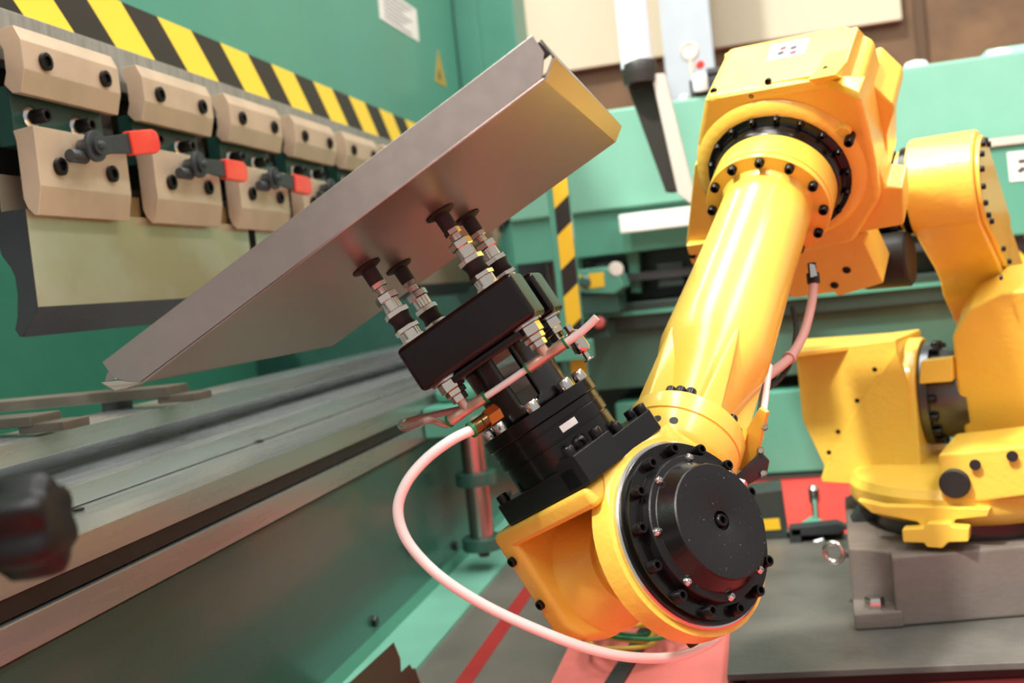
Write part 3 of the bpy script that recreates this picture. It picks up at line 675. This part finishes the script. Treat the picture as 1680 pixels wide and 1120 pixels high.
mk('arm_foot', slab(nb(), [(1562, 552), (1590, 506), (1640, 482), (1720, 470), (1740, 712), (1584, 722), (1570, 640)], JS - h3 * .10 + V((0, 0, 0)), h3 + V((0, 0, .35)), .17), YELC, la, bevel=.008, seg=3)
M3 = frame(J3, -a3, V((0, 0, 1)))
j3 = mk('elbow_bearing', lathe(nb(), solid([(.098, .066), (.098, .085), (.075, .087), (.075, .118), (.096, .119), (.098, .130), (.098, .150)]), M3, 48), BLK, rb, smooth=30)
mk('bearing_hub', lathe(nb(), solid([(.090, .066), (.090, .094)]), M3, 48), YELC, j3)
for i in range(14):
    a_ = R(i * 360 / 14); screw(j3, M3 @ V((.085 * math.cos(a_), .085 * math.sin(a_), .1185)), a3, .009, .016, STEELB if i % 2 else SCRW)
mp_ = at(1452, 428, 2.27)
mk('elbow_motor', lathe(nb(), solid([(.056, -.05), (.060, -.04), (.060, .05), (.055, .055)]), frame(mp_, a3), 32), RUB, rb)
screw(la, at(1640, 455, 2.2), a3, .006, .006)
# --- shoulder: left bearing cheek, motor housing, turret
J2 = JS; M2 = frame(J2, -a3, V((0, 0, 1)))
sb = mk('shoulder_bearing', lathe(nb(), solid([(.100, .02), (.108, .066), (.108, .10), (.125, .101), (.125, .118), (.110, .12), (.110, .14)]), M2, 48), mat('bearing_grey', (96, 100, 104), .3, .8), rb, smooth=30)
for i in range(16):
    a_ = R(i * 22.5); screw(sb, M2 @ V((.116 * math.cos(a_), .116 * math.sin(a_), .101)), a3, .010, .018)
JC = V((.42, 2.50, 0))
chk = nb(); MC = Matrix((h3, V((0, 0, 1)), a3)).transposed().to_4x4(); MC.translation = J2
zt0 = -.565 - J2.z
prism(chk, arc(.135, (0, 0), 0, 180, 16) + [(-.15, zt0), (.17, zt0)], MC, -.185, -.122)
mk('shoulder_cheek', chk, YELC, rb, bevel=.008, seg=2, smooth=40)
bm = nb(); slab(bm, [(1510, 592), (1562, 586), (1562, 626), (1508, 630)], J2 - h3 * .15, h3, .05); mk('cheek_stop', bm, YELC, rb, bevel=.004)
mc0 = J2 - a3 * .185
mh = nb(); slab(mh, [(1304, 577), (1470, 556), (1478, 640), (1486, 790), (1345, 788), (1352, 765), (1316, 690)], mc0 - h3 * .13, h3, .27)
mhp = mk('shoulder_motor_housing', mh, YELC, rb, bevel=.006, seg=2)
mk('housing_lid', slab(nb(), [(1299, 578), (1318, 556), (1474, 545), (1470, 558)], onp(1390, 570, mc0 - h3 * .13, h3) + V((0, 0, .004)), V((0, 0, 1)), .012), YEL, mhp, bevel=.002)
mk('housing_panel', slab(nb(), [(1380, 712), (1470, 575), (1490, 640), (1492, 800), (1348, 790)], mc0 - h3 * .142, h3, .012), YELC, mhp, bevel=.002)
for (x, y) in ((1435, 606), (1406, 657), (1375, 708), (1360, 742)): screw(mhp, onp(x, y, mc0 - h3 * .143, h3), -h3, .006, .005, kind='button')
MT = Matrix.Translation(JC)
tu = mk('turret', lathe(nb(), solid([(.20, -.590), (.222, -.586), (.246, -.566), (.254, -.552), (.254, -.525), (.242, -.508), (.20, -.500)]), MT, 64), YELC, rb, smooth=35)
fd = V((-.30, -.95, 0)).normalized()
MF = frame(JC + V((0, 0, -.60)), fd, V((0, 0, 1)))                   # local z outwards, x up
tb_ = mk('turret_block', slab(nb(), [(1538, 745), (1700, 728), (1700, 812), (1620, 822), (1545, 828)], JC + fd * .255 + V((0, 0, -.6)), fd, .25), YELC, rb, bevel=.008)
p = onp(1567, 792, JC + fd * .263 + V((0, 0, -.6)), fd)
mk('rubber_stop', lathe(nb(), solid([(.030, 0), (.030, .010), (.027, .013)]), frame(p, fd), 28), RUB, tb_)
for x, y in ((1600, 762), (1661, 748)): 
    p = onp(x, y, JC + fd * .263 + V((0, 0, -.6)), fd); mk('bolt_hole', lathe(nb(), solid([(.011, 0), (.011, .004)]), frame(p, fd), 14), RUB, tb_)
mk('turret_skirt', slab(nb(), [(1405, 820), (1430, 842), (1505, 856), (1512, 866), (1560, 866), (1568, 852), (1620, 848), (1625, 834), (1560, 832), (1450, 830)], JC + fd * .272 + V((0, 0, -.65)), fd, .03), YELC, tu, bevel=.004)
mk('stop_bracket', slab(nb(), [(1479, 868), (1515, 866), (1520, 858), (1558, 858), (1562, 864), (1590, 866), (1589, 889), (1556, 890), (1546, 900), (1520, 898), (1516, 891), (1481, 890)], JC + fd * .30 + V((0, 0, -.68)), fd, .035), YEL, tu, bevel=.004)
mk('base_drum', lathe(nb(), solid([(.225, -.775), (.225, -.735), (.205, -.730), (.205, -.588)]), MT, 56), mat('drum_black', (30, 22, 22), .3, coat=.3), rb, smooth=35)
# --- base casting
ang = math.atan2(2.2813 - 2.1886, .4721 - .1264) * .45
MB = Matrix(((.985, .065, 0, .13), (.172, 1, 0, 2.19), (0, 0, 1, 0), (0, 0, 0, 1)))
bz = onp(1465, 918, MB @ V((0, 0, 0)), MB.to_3x3() @ V((0, 1, 0))).z
bt = mk('base_casting', prism(nb(), [(.085, 0), (.60, 0), (.68, .08), (.68, .60), (.60, .68), (.05, .68), (0, .60), (0, .10), (.045, .075), (.085, .05)], MB, -.77, bz), BASE, rb, bevel=.008, seg=2)
mk('base_foot', prism(nb(), [(0, .0), (.10, -.005), (.10, .09), (0, .11)], MB, -.77, -.735), BASE, rb, bevel=.006)
screw(bt, MB @ V((.045, .035, -.735)), (0, 0, 1), .020, .022, STEELB, 'hex')
mk('base_lug', box(nb(), (.0, .12, bz - .05), (.07, .26, bz + .002), MB), BASE, rb, bevel=.006)
# ================================================================== robot plinth + things around
t = thing('robot_plinth', 'worn steel floor plate with dark red side under the robot base', 'plinth', (.4, 2.6, FLOOR))
fp = onZ(1202, 1105, -.77); fq = onZ(1680, 1079, -.77)
mk('top_plate', prism(nb(), [(-.124, fp.y), (1.3, fp.y + .1), (1.3, 2.98), (-.124, 2.98)], IDM, -.785, -.7705), PLT, t, bevel=.003)
mk('plinth_side', prism(nb(), [(-.09, fp.y + .02), (1.28, fp.y + .12), (1.28, 2.96), (-.09, 2.96)], IDM, FLOOR, -.785), DRED, t)
t = thing('lifting_eyebolt', 'shiny steel lifting eyebolt at the robot base corner', 'eyebolt', at(1380, 925, 2.25))
ec = at(1368, 906, 2.25)
bm = nb(); nn = 28; rings = []
for i in range(nn):
    a_ = 2 * math.pi * i / nn; d_ = V((math.cos(a_) * .88, -math.cos(a_) * .30, math.sin(a_))) ; c_ = ec + d_ * .021
    o_ = V((.3, .9, 0)).normalized()
    rings.append([bm.verts.new(c_ + (d_ * math.cos(R(k * 45)) + o_ * math.sin(R(k * 45))) * .0065) for k in range(8)])
for i in range(nn):
    for k in range(8): bm.faces.new([rings[i][k], rings[(i + 1) % nn][k], rings[(i + 1) % nn][(k + 1) % 8], rings[i][(k + 1) % 8]])
mk('eye', bm, STEELB, t, smooth=60)
mk('shank', tube(nb(), [ec + V((.022, .01, -.006)), ec + V((.07, .03, -.012))], .009, 12), STEELB, t)
# drive unit left of the base
YD = 2.95
def dbox(pix, y, th_): return slab(nb(), pix, (0, y, 0), (0, 1, 0), th_)
t = thing('cable_drive_box', 'dark green junction box with a yellow label behind the wrist cover', 'box', onY(1270, 940, YD))
mk('body', dbox([(1180, 815), (1283, 802), (1302, 935), (1190, 948)], YD, .14), mat('box_dark', (48, 56, 52), .4, coat=.2), t, bevel=.006)
mk('label', dbox([(1240, 853), (1278, 850), (1281, 868), (1242, 871)], YD - .002, .002), mat('label_yellow', (235, 190, 40), .5), t)
mk('leg', box(nb(), (onY(1230, 900, YD).x - .03, YD + .04, FLOOR), (onY(1230, 900, YD).x + .03, YD + .1, onY(1230, 940, YD).z)), GREY, t)
t = thing('floor_rail_frame', 'dark red low rail frame reaching to the robot base', 'frame', onY(1340, 940, 2.9))
mk('rail', dbox([(1200, 945), (1382, 930), (1382, 943), (1200, 956)], 2.88, .05), DRED, t, bevel=.003)
mk('upper_rail', dbox([(1296, 866), (1376, 858), (1392, 866), (1376, 876), (1298, 880)], 2.9, .05), GREY, t, bevel=.003)
mk('strut', tube(nb(), [onY(1300, 912, 2.92), onY(1352, 884, 2.92)], .014, 10), STEEL, t)
mk('strut', box(nb(), (onY(1300, 930, 2.92).x, 2.90, FLOOR), (onY(1306, 930, 2.92).x + .02, 2.94, onY(1300, 866, 2.92).z)), GREY, t)
t = thing('steel_eye_post', 'small shiny eye post on a green foot behind the rail frame', 'post', onZ(1340, 880, FLOOR))
ep = onY(1341, 870, 3.05)
mk('foot', hull(nb(), [onZ(x, y, FLOOR + .07) for x, y in ((1290, 872), (1332, 846), (1385, 868))] + [onZ(x, y, FLOOR) for x, y in ((1290, 880), (1385, 876))]), GRNS, t)
mk('pin', lathe(nb(), solid([(.010, FLOOR + .05), (.010, -.70), (.016, -.69), (.016, -.655), (.008, -.645)]), Matrix.Translation((ep.x, ep.y, 0)), 14), STEELB, t)
t = thing('base_clamp', 'dark forged clamp beside the robot drum', 'clamp', at(1415, 850, 2.5))
mk('jaw', slab(nb(), [(1395, 862), (1412, 835), (1440, 825), (1448, 850), (1440, 870)], at(1420, 850, 2.42), (0, 1, 0), .07), GREY, t, bevel=.006)
struct('plinth_shade_strip', box(nb(), (-.126, 1.70, FLOOR), (1.6, 2.10, FLOOR + .004)), DRED, label='dark red strip standing in for the shaded side of the robot plinth')  # shade of the plinth side painted as a dark floor strip
# mat, cable strip, wires
struct('trim_6', prism(nb(), [(-.482, -3), (-.126, -3), (-.126, 3.9), (-.482, 3.9)], IDM, FLOOR, FLOOR + .006), MATP, label='pink red floor mat between press and robot')
s0, s1 = onZ(1010, 1120, FLOOR + .006), onZ(1090, 990, FLOOR + .006); sd = (s1 - s0)
t = thing('cable_strip', 'flat black cable cover strip lying on the pink mat', 'cable cover', s0)
mk('strip', hull(nb(), [s0 + V((dx, 0, 0)) - sd * .5 + V((0, 0, dz)) for dx in (-.018, .018) for dz in (0, .008)] + [s0 + sd * 1.6 + V((dx, 0, dz)) for dx in (-.018, .018) for dz in (0, .008)]), BLKP, t)
wc_ = onZ(1040, 1034, FLOOR + .03)
for j in range(9):
    t_ = []
    rr_ = .055 + random.random() * .045; ox, oy = random.uniform(-.03, .03), random.uniform(-.08, .08); lean = random.uniform(-.5, .5)
    for i in range(15):
        a_ = i * .45 + j; t_.append((wc_.x + ox + rr_ * math.cos(a_), wc_.y + oy + rr_ * 1.4 * math.sin(a_), FLOOR + .045 + .007 * j + rr_ * .35 * lean * math.cos(a_) + .004 * math.sin(3 * a_)))
    mk('wire_loop', tube(nb(), spline(t_, 4), .0048, 8), YGW if j % 3 else GRNC, None, smooth=60, label='loop of yellow and green wire coiled on the pink mat', cat='wire', group='wire coil on the mat')
# ================================================================== hoses on the robot
hs = [(776, 704, 1.30), (740, 722, 1.29), (700, 752, 1.285), (668, 790, 1.28), (653, 832, 1.28), (662, 875, 1.28), (690, 915, 1.28), (735, 955, 1.28), (800, 995, 1.29), (880, 1032, 1.30), (960, 1062, 1.32), (1030, 1077, 1.34), (1100, 1078, 1.37), (1150, 1062, 1.40), (1180, 1040, 1.43), (1185, 1010, 1.45)]
t = thing('air_hose', 'white plastic air hose looping under the wrist from the gripper', 'hose', at(960, 1062, 1.32))
mk('hose', tube(nb(), spline([at(*h) for h in hs], 8), .0068, 16), HOSE, t, smooth=60)
f0 = at(772, 706, 1.30); f1 = at(806, 683, 1.315); fx = (f1 - f0).normalized()
mk('collar', lathe(nb(), solid([(.0105, 0), (.0105, .004)]), frame(f0, fx), 20), GRNC, t)
mk('fitting', lathe(nb(), solid([(.0092, .003), (.0098, .005), (.0098, .016), (.0088, .017), (.0098, .018), (.0098, .027), (.0085, .028)]), frame(f0, fx), 24), mat('dark_brass', (112, 92, 56), .25, .9), t)
mk('nut', lathe(nb(), solid([(.0115, .026), (.0125, .027), (.0125, .045)]), frame(f0, fx), 6), mat('brass', (176, 140, 70), .25, 1), t, smooth=20)
t = thing('dress_hose', 'dusty pink hose hanging beside the yellow forearm', 'hose', at(1270, 600, 1.7))
mk('hose', tube(nb(), spline([at(1335, 465, 1.98), at(1331, 500, 1.94), at(1318, 548, 1.88), at(1297, 585, 1.82), at(1268, 610, 1.76), at(1252, 622, 1.72)]), .0085, 14), HOSEP, t, smooth=60)
mk('end_fitting', lathe(nb(), solid([(.012, 0), (.012, .02), (.008, .022), (.008, .04)]), frame(at(1335, 465, 1.98), (0, .2, 1)), 14), RUB, t)
mk('valve', hull(nb(), [at(x, y, d) for x, y in ((1328, 432), (1337, 434), (1341, 452), (1330, 455)) for d in (1.96, 1.99)]), STEELB, t)
mk('tie', lathe(nb(), solid([(.0115, 0), (.0115, .01)]), frame(at(1297, 585, 1.82), at(1268, 610, 1.76) - at(1297, 585, 1.82)), 12), HOSEP, t)
t = thing('black_cable', 'thin black cable looping behind the yellow forearm', 'cable', at(1270, 630, 1.75))
mk('cable', tube(nb(), spline([at(1300, 505, 1.95), at(1306, 540, 1.9), at(1298, 590, 1.84), at(1278, 622, 1.79), at(1255, 640, 1.74)]), .005, 10), RUB, t, smooth=60)
t = thing('twin_tubes', 'pale air tubes running down behind the forearm end', 'hose', at(1255, 680, 1.62))
mk('tube', tube(nb(), [at(1262, 600, 1.70), at(1252, 680, 1.60), at(1246, 720, 1.57)], .0055, 12), HOSE, t, smooth=60)
mk('tube', tube(nb(), [at(1256, 610, 1.70), at(1245, 685, 1.61), at(1240, 720, 1.58)], .0045, 12), mat('grey_tube', (120, 130, 130), .4), t, smooth=60)
# valve bracket on the wrist collar
t = mk('valve_bracket', slab(nb(), [(1258, 676), (1245, 668), (1210, 726), (1206, 775), (1237, 762)], at(1235, 720, 1.56), V((-.55, -.80, -.05)), .010), YEL, rb, bevel=.003, label='bent yellow plate behind the wrist collar')
vb = mk('valve_block', hull(nb(), [at(x, y, d) for x, y in ((1236, 765), (1248, 740), (1263, 755), (1258, 778), (1222, 798), (1205, 782)) for d in (1.55, 1.59)]), mat('valve_dark', (38, 36, 38), .35, coat=.3), rb, bevel=.003)
for x, y in ((1252, 776), (1248, 739), (1254, 700)): screw(vb, at(x, y, 1.548), -at(x, y, 1).normalized(), .006, .006, STEELB, 'button')
screw(vb, at(1217, 790, 1.546), V((-.3, -.6, -.6)), .009, .014, STEELB, 'hex')

# ================================================================== BACKGROUND PRESS
Y4 = 4.0
bg = thing('background_press', 'second green press brake standing across behind the robot', 'press brake', (.6, 4.3, FLOOR))
def pz4(px, py): return onY(px, py, Y4)
xL = onY(852, 330, Y4).x; xRt = 3.4
up = mk('upper_beam', box(nb(), (xL - .05, Y4, .268), (xRt, Y4 + .6, .648)), mat('bg_haze_green', (116, 174, 152), .4, var=.05, coat=.2), bg, bevel=.012)  # haze and overexposure put into a paler green
mk('beam_edge', box(nb(), (xL - .05, Y4 + .03, .10), (xRt, Y4 + .3, .268)), GRNS, bg)
a, b = onY(1016, 370, Y4 - .05), onY(1132, 345, Y4 - .05)
mk('reflection_panel', box(nb(), (a.x, Y4 - .05, onY(1018, 383, Y4 - .05).z), (b.x + .1, Y4 - .005, onY(1018, 352, Y4 - .05).z)), WHT, bg, bevel=.006)  # bright light strip reflection built as a white panel
xL = -.78
mk('back_panel', box(nb(), (xL, Y4 + .35, FLOOR), (xRt, Y4 + .5, .2)), DGRN, bg)
mk('inner_frame', dbox([(945, 402), (1045, 392), (1052, 480), (1036, 480), (1028, 418), (955, 424), (958, 470), (946, 470)], Y4 + .1, .1), GRNS, bg, bevel=.004)
z1, z2 = onY(1000, 480, Y4).z, onY(1000, 520, Y4).z
mk('upper_tool_rail', box(nb(), (xL, Y4 + .05, onY(1000, 465, Y4).z), (xRt, Y4 + .2, onY(1000, 452, Y4).z)), GREY, bg)
mk('table_rail', box(nb(), (xL, Y4 - .02, onY(1000, 545, Y4).z), (xRt, Y4 + .35, onY(1000, 500, Y4).z)), mat('bg_rail', (58, 72, 66), .35, .5), bg, bevel=.006)
mk('table_edge', box(nb(), (xL, Y4 - .035, onY(1000, 520, Y4).z), (xRt, Y4 - .02, onY(1000, 514, Y4).z)), GRNS, bg)
mk('bed_front', box(nb(), (xL, Y4 + .02, onY(1000, 640, Y4).z), (xRt, Y4 + .3, onY(1000, 545, Y4).z)), mat('bg_bed', (66, 104, 88), .35, coat=.3), bg, bevel=.006)
mk('lower_tank', box(nb(), (xL + .2, Y4 - .02, onY(1280, 775, Y4).z), (xRt, Y4 + .3, onY(1280, 640, Y4).z)), GRNS, bg, bevel=.01)
mk('plinth', box(nb(), (xL + .25, Y4 - .04, FLOOR), (xRt, Y4 + .3, onY(1280, 778, Y4).z)), mat('skirt_dark', (52, 44, 40), .5), bg, bevel=.004)
for px in (1000, 1100, 1240):
    p = onY(px, 440, Y4 + .1); mk('tool_clamp_block', box(nb(), (p.x - .05, Y4 + .06, p.z - .07), (p.x + .05, Y4 + .16, p.z + .02)), mat('bg_block', (30, 48, 44), .4), bg, bevel=.004)
# gauge of valves on top
t = thing('air_regulator', 'air regulator with a round pressure gauge and red knob on the machine top', 'regulator', onY(1150, 160, 4.1))
gc = onY(1131, 84, 4.05)
mk('gauge', lathe(nb(), solid([(.036, 0), (.036, .03), (.033, .033), (.029, .033), (.028, .026)]), frame(gc + V((0, .02, 0)), (0, -1, -.1)), 28), LGT, t)
mk('gauge_face', lathe(nb(), solid([(.028, 0), (.028, .002)]), frame(gc + V((0, -.008, 0)), (0, -1, -.1)), 24), PAPER, t)
mk('stem', tube(nb(), [gc, gc + V((.004, 0, -.10))], .010, 10), LGT, t)
mk('red_knob', lathe(nb(), solid([(.013, 0), (.015, .01), (.015, .025), (.012, .03)]), frame(onY(1147, 108, 4.05), (.3, -1, 0)), 16), RED, t)
mk('valve_body', box(nb(), (onY(1132, 140, 4.06).x, 4.02, .648), (onY(1192, 140, 4.06).x, 4.12, onY(1160, 130, 4.06).z)), GREY, t, bevel=.005)
mk('muffler', lathe(nb(), solid([(.022, 0), (.022, .08)]), frame(onY(1160, 122, 4.06), (1, 0, 0)), 16), RUB, t)
mk('filter_bowl', lathe(nb(), solid([(.028, 0), (.028, .05), (.022, .06)]), frame(onY(1150, 148, 4.01), (0, -.3, 1)), 16), WHT, t)
for lab, px, py in (('white domed cap on the background machine top', 1502, 98), ('small warm lamp cap on the background machine left top', 1122, 154), ('cream cap at the far right of the background machine top', 1638, 76)):
    p = onY(px, py, 4.12); t = thing('top_cap', lab, 'cap', (p.x, p.y, .648), 'caps on the background machine top')
    r_ = .045 if px > 1400 else .022
    mk('dome', lathe(nb(), solid([(r_, .640), (r_, .648 + .012), (r_ * .8, .648 + .03), (r_ * .3, .648 + .036)]), Matrix.Translation((p.x, p.y, 0)), 24), WHT, t)
mk('motor_cover', hull(nb(), [V((x, y, z)) for x, y in ((onY(1590, 90, 4.2).x, 4.15), (onY(1700, 70, 4.2).x, 4.15), (onY(1590, 90, 4.2).x, 4.4), (onY(1700, 70, 4.2).x, 4.4)) for z in (.64,)] + [V((onY(1620, 80, 4.2).x, 4.2, .70)), V((onY(1720, 70, 4.2).x, 4.2, .70)), V((onY(1620, 80, 4.2).x, 4.35, .70))]), GRNS, bg)
# control box at right edge
t = thing('control_box', 'green control box with a white label at the right picture edge', 'box', onY(1650, 390, 3.7))
Yc = 3.6
mk('body', dbox([(1612, 238), (1760, 222), (1775, 378), (1628, 390)], Yc, .25), GRNS, t, bevel=.01)
mk('lid', dbox([(1608, 240), (1622, 228), (1760, 212), (1762, 224), (1612, 242)], Yc - .01, .27), LGT, t)
mk('label', dbox([(1652, 250), (1720, 243), (1724, 292), (1657, 298)], Yc - .002, .002), PAPER, t)
mk('print', dbox([(1668, 280), (1678, 272), (1684, 278), (1674, 284)], Yc - .003, .001), INK, t)
mk('print', dbox([(1670, 262), (1690, 259), (1690, 266), (1671, 268)], Yc - .003, .001), INK, t)
mk('hazard_base', dbox([(1632, 392), (1775, 380), (1790, 470), (1650, 480)], Yc + .02, .2), stripes('box_hazard', 'X', .9, .16, .1, .5, (235, 190, 50), (30, 26, 24)), t)
mk('pedestal', box(nb(), (onY(1650, 470, Yc).x, Yc + .03, FLOOR), (onY(1790, 470, Yc).x, Yc + .2, onY(1700, 470, Yc).z)), DGRN, t)
# striped guard post
Yp = 3.1
t = thing('guard_post', 'green guard post with yellow and black hazard stripes behind the gripper', 'post', onY(945, 640, Yp))
a, b, c2 = onY(897, 320, Yp), onY(908, 320, Yp), onY(932, 320, Yp)
mk('post', box(nb(), (a.x, Yp, FLOOR), (c2.x, Yp + .05, onY(905, 265, Yp).z)), GRNS, t, bevel=.003)
pA, pB = onY(908, 345, Yp), onY(932, 340 - 25, Yp)
d0 = onY(904, 298, Yp); 
s_a = onY(917, 385, Yp); s_b = onY(928, 495, Yp)
perp = (s_a.z - s_b.z)
PHP = -(onY(908, 345, Yp).x * U - 1.25 * (onY(908, 345, Yp).z + OFF.z) * U) / (perp * 1.14 * U) - .84 + 40 + .56
POST = stripes('post_hazard', 'X', -1.25, perp * 1.14 * U, .84 + PHP, .56, (232, 186, 40), (34, 28, 22))
mk('hazard_strip', box(nb(), (b.x, Yp - .004, FLOOR + .1), (c2.x + .002, Yp, onY(905, 266, Yp).z)), POST, t)
mk('cross_arm', box(nb(), (a.x - .02, Yp - .06, onY(930, 590, Yp).z), (c2.x + .03, Yp + .02, onY(930, 560, Yp).z)), GRNS, t, bevel=.004)
mk('base', box(nb(), (a.x - .06, Yp - .05, FLOOR), (c2.x + .06, Yp + .1, FLOOR + .02)), GRNS, t, bevel=.003)
# back gauge carriage right of the post
Yg = 3.75
t = thing('gauge_carriage', 'green gauge carriage block with yellow stripes on the background press', 'carriage', onY(985, 520, Yg))
mk('block', dbox([(938, 444), (988, 438), (1016, 448), (1024, 470), (1008, 482), (940, 480)], Yg, .2), GRNS, t, bevel=.006)
mk('stripe', dbox([(965, 449), (990, 446), (992, 470), (967, 473)], Yg - .004, .004), mat('stripe_yellow', (228, 186, 44), .5), t)
mk('stripe', dbox([(944, 452), (953, 450), (956, 474), (946, 475)], Yg - .004, .004), MATS['stripe_yellow'], t)
mk('dial', lathe(nb(), solid([(.022, 0), (.022, .012), (.014, .018)]), frame(onY(960, 462, Yg), (0, -1, 0)), 20), GRND, t)
mk('slide', dbox([(944, 486), (1012, 478), (1016, 512), (950, 518)], Yg + .03, .25), GRND, t, bevel=.004)
mk('sensor', lathe(nb(), solid([(.030, 0), (.030, .04), (.024, .05)]), frame(onY(1008, 446, Yg + .05), (.3, -1, .2)), 16), LGT, t)
t = thing('push_button', 'blurred red round push button under the gauge carriage', 'button', onY(984, 530, Yg))
mk('collar', lathe(nb(), solid([(.030, 0), (.030, .02)]), frame(onY(986, 530, Yg + .02), (0, -1, 0)), 20), RUB, t)
mk('cap', lathe(nb(), solid([(.022, 0), (.022, .014), (.016, .022)]), frame(onY(983, 529, Yg), (0, -1, 0)), 20), mat('button_red', (190, 96, 90), .4), t)
mk('mount', box(nb(), (onY(986, 530, Yg).x - .02, Yg + .02, onY(986, 545, Yg).z - .02), (onY(986, 530, Yg).x + .02, Y4 - .02, onY(986, 530, Yg).z)), GRND, t)
# pendant with monitor
Ym = 3.35
t = thing('operator_pendant', 'hanging operator panel with dark screen on a white pole', 'pendant', onY(1090, 320, Ym))
a, b = onY(1012, 40, Ym), onY(1066, 40, Ym)
cxm = (a.x + b.x) / 2; rp = (b.x - a.x) / 2; zc_ = onY(1046, 112, Ym).z
mk('pole', lathe(nb(), solid([(rp, zc_), (rp, 2.4)]), Matrix.Translation((cxm, Ym, 0)), 28), mat('pole_white', (222, 230, 236), .35), t)
mk('swivel', lathe(nb(), solid([(rp * 1.02, zc_ - .05), (rp * 1.08, zc_ - .02), (rp * 1.08, zc_ + .01), (rp * 1.0, zc_ + .02)]), Matrix.Translation((cxm + .005, Ym, 0)), 28), DKP, t)
mk('housing', slab(nb(), [(1068, 121), (1090, 120), (1139, 318), (1133, 334), (1112, 318)], (0, Ym - .02, 0), (0, 1, 0), .06), LGT, t, bevel=.003)
mk('screen_body', slab(nb(), [(1025, 132), (1066, 122), (1116, 310), (1092, 316)], (0, Ym - .05, 0), (.25, 1, 0), .07), DKP, t, bevel=.004)
# green frame behind post, left
t = thing('end_frame', 'dark green end frame between the press and the striped post', 'frame', onY(870, 560, 4.7))
mk('upright', dbox([(842, 345), (896, 338), (925, 640), (860, 640)], 4.7, .1), DGRN, t)
mk('bracket', dbox([(850, 420), (890, 405), (905, 500), (868, 520)], 4.6, .1), GREY, t, bevel=.01)
for o in bpy.data.objects:
    if o.type == 'MESH' and 'kind' not in o and o.parent is None and 'label' not in o: print('NOLABEL', o.name)
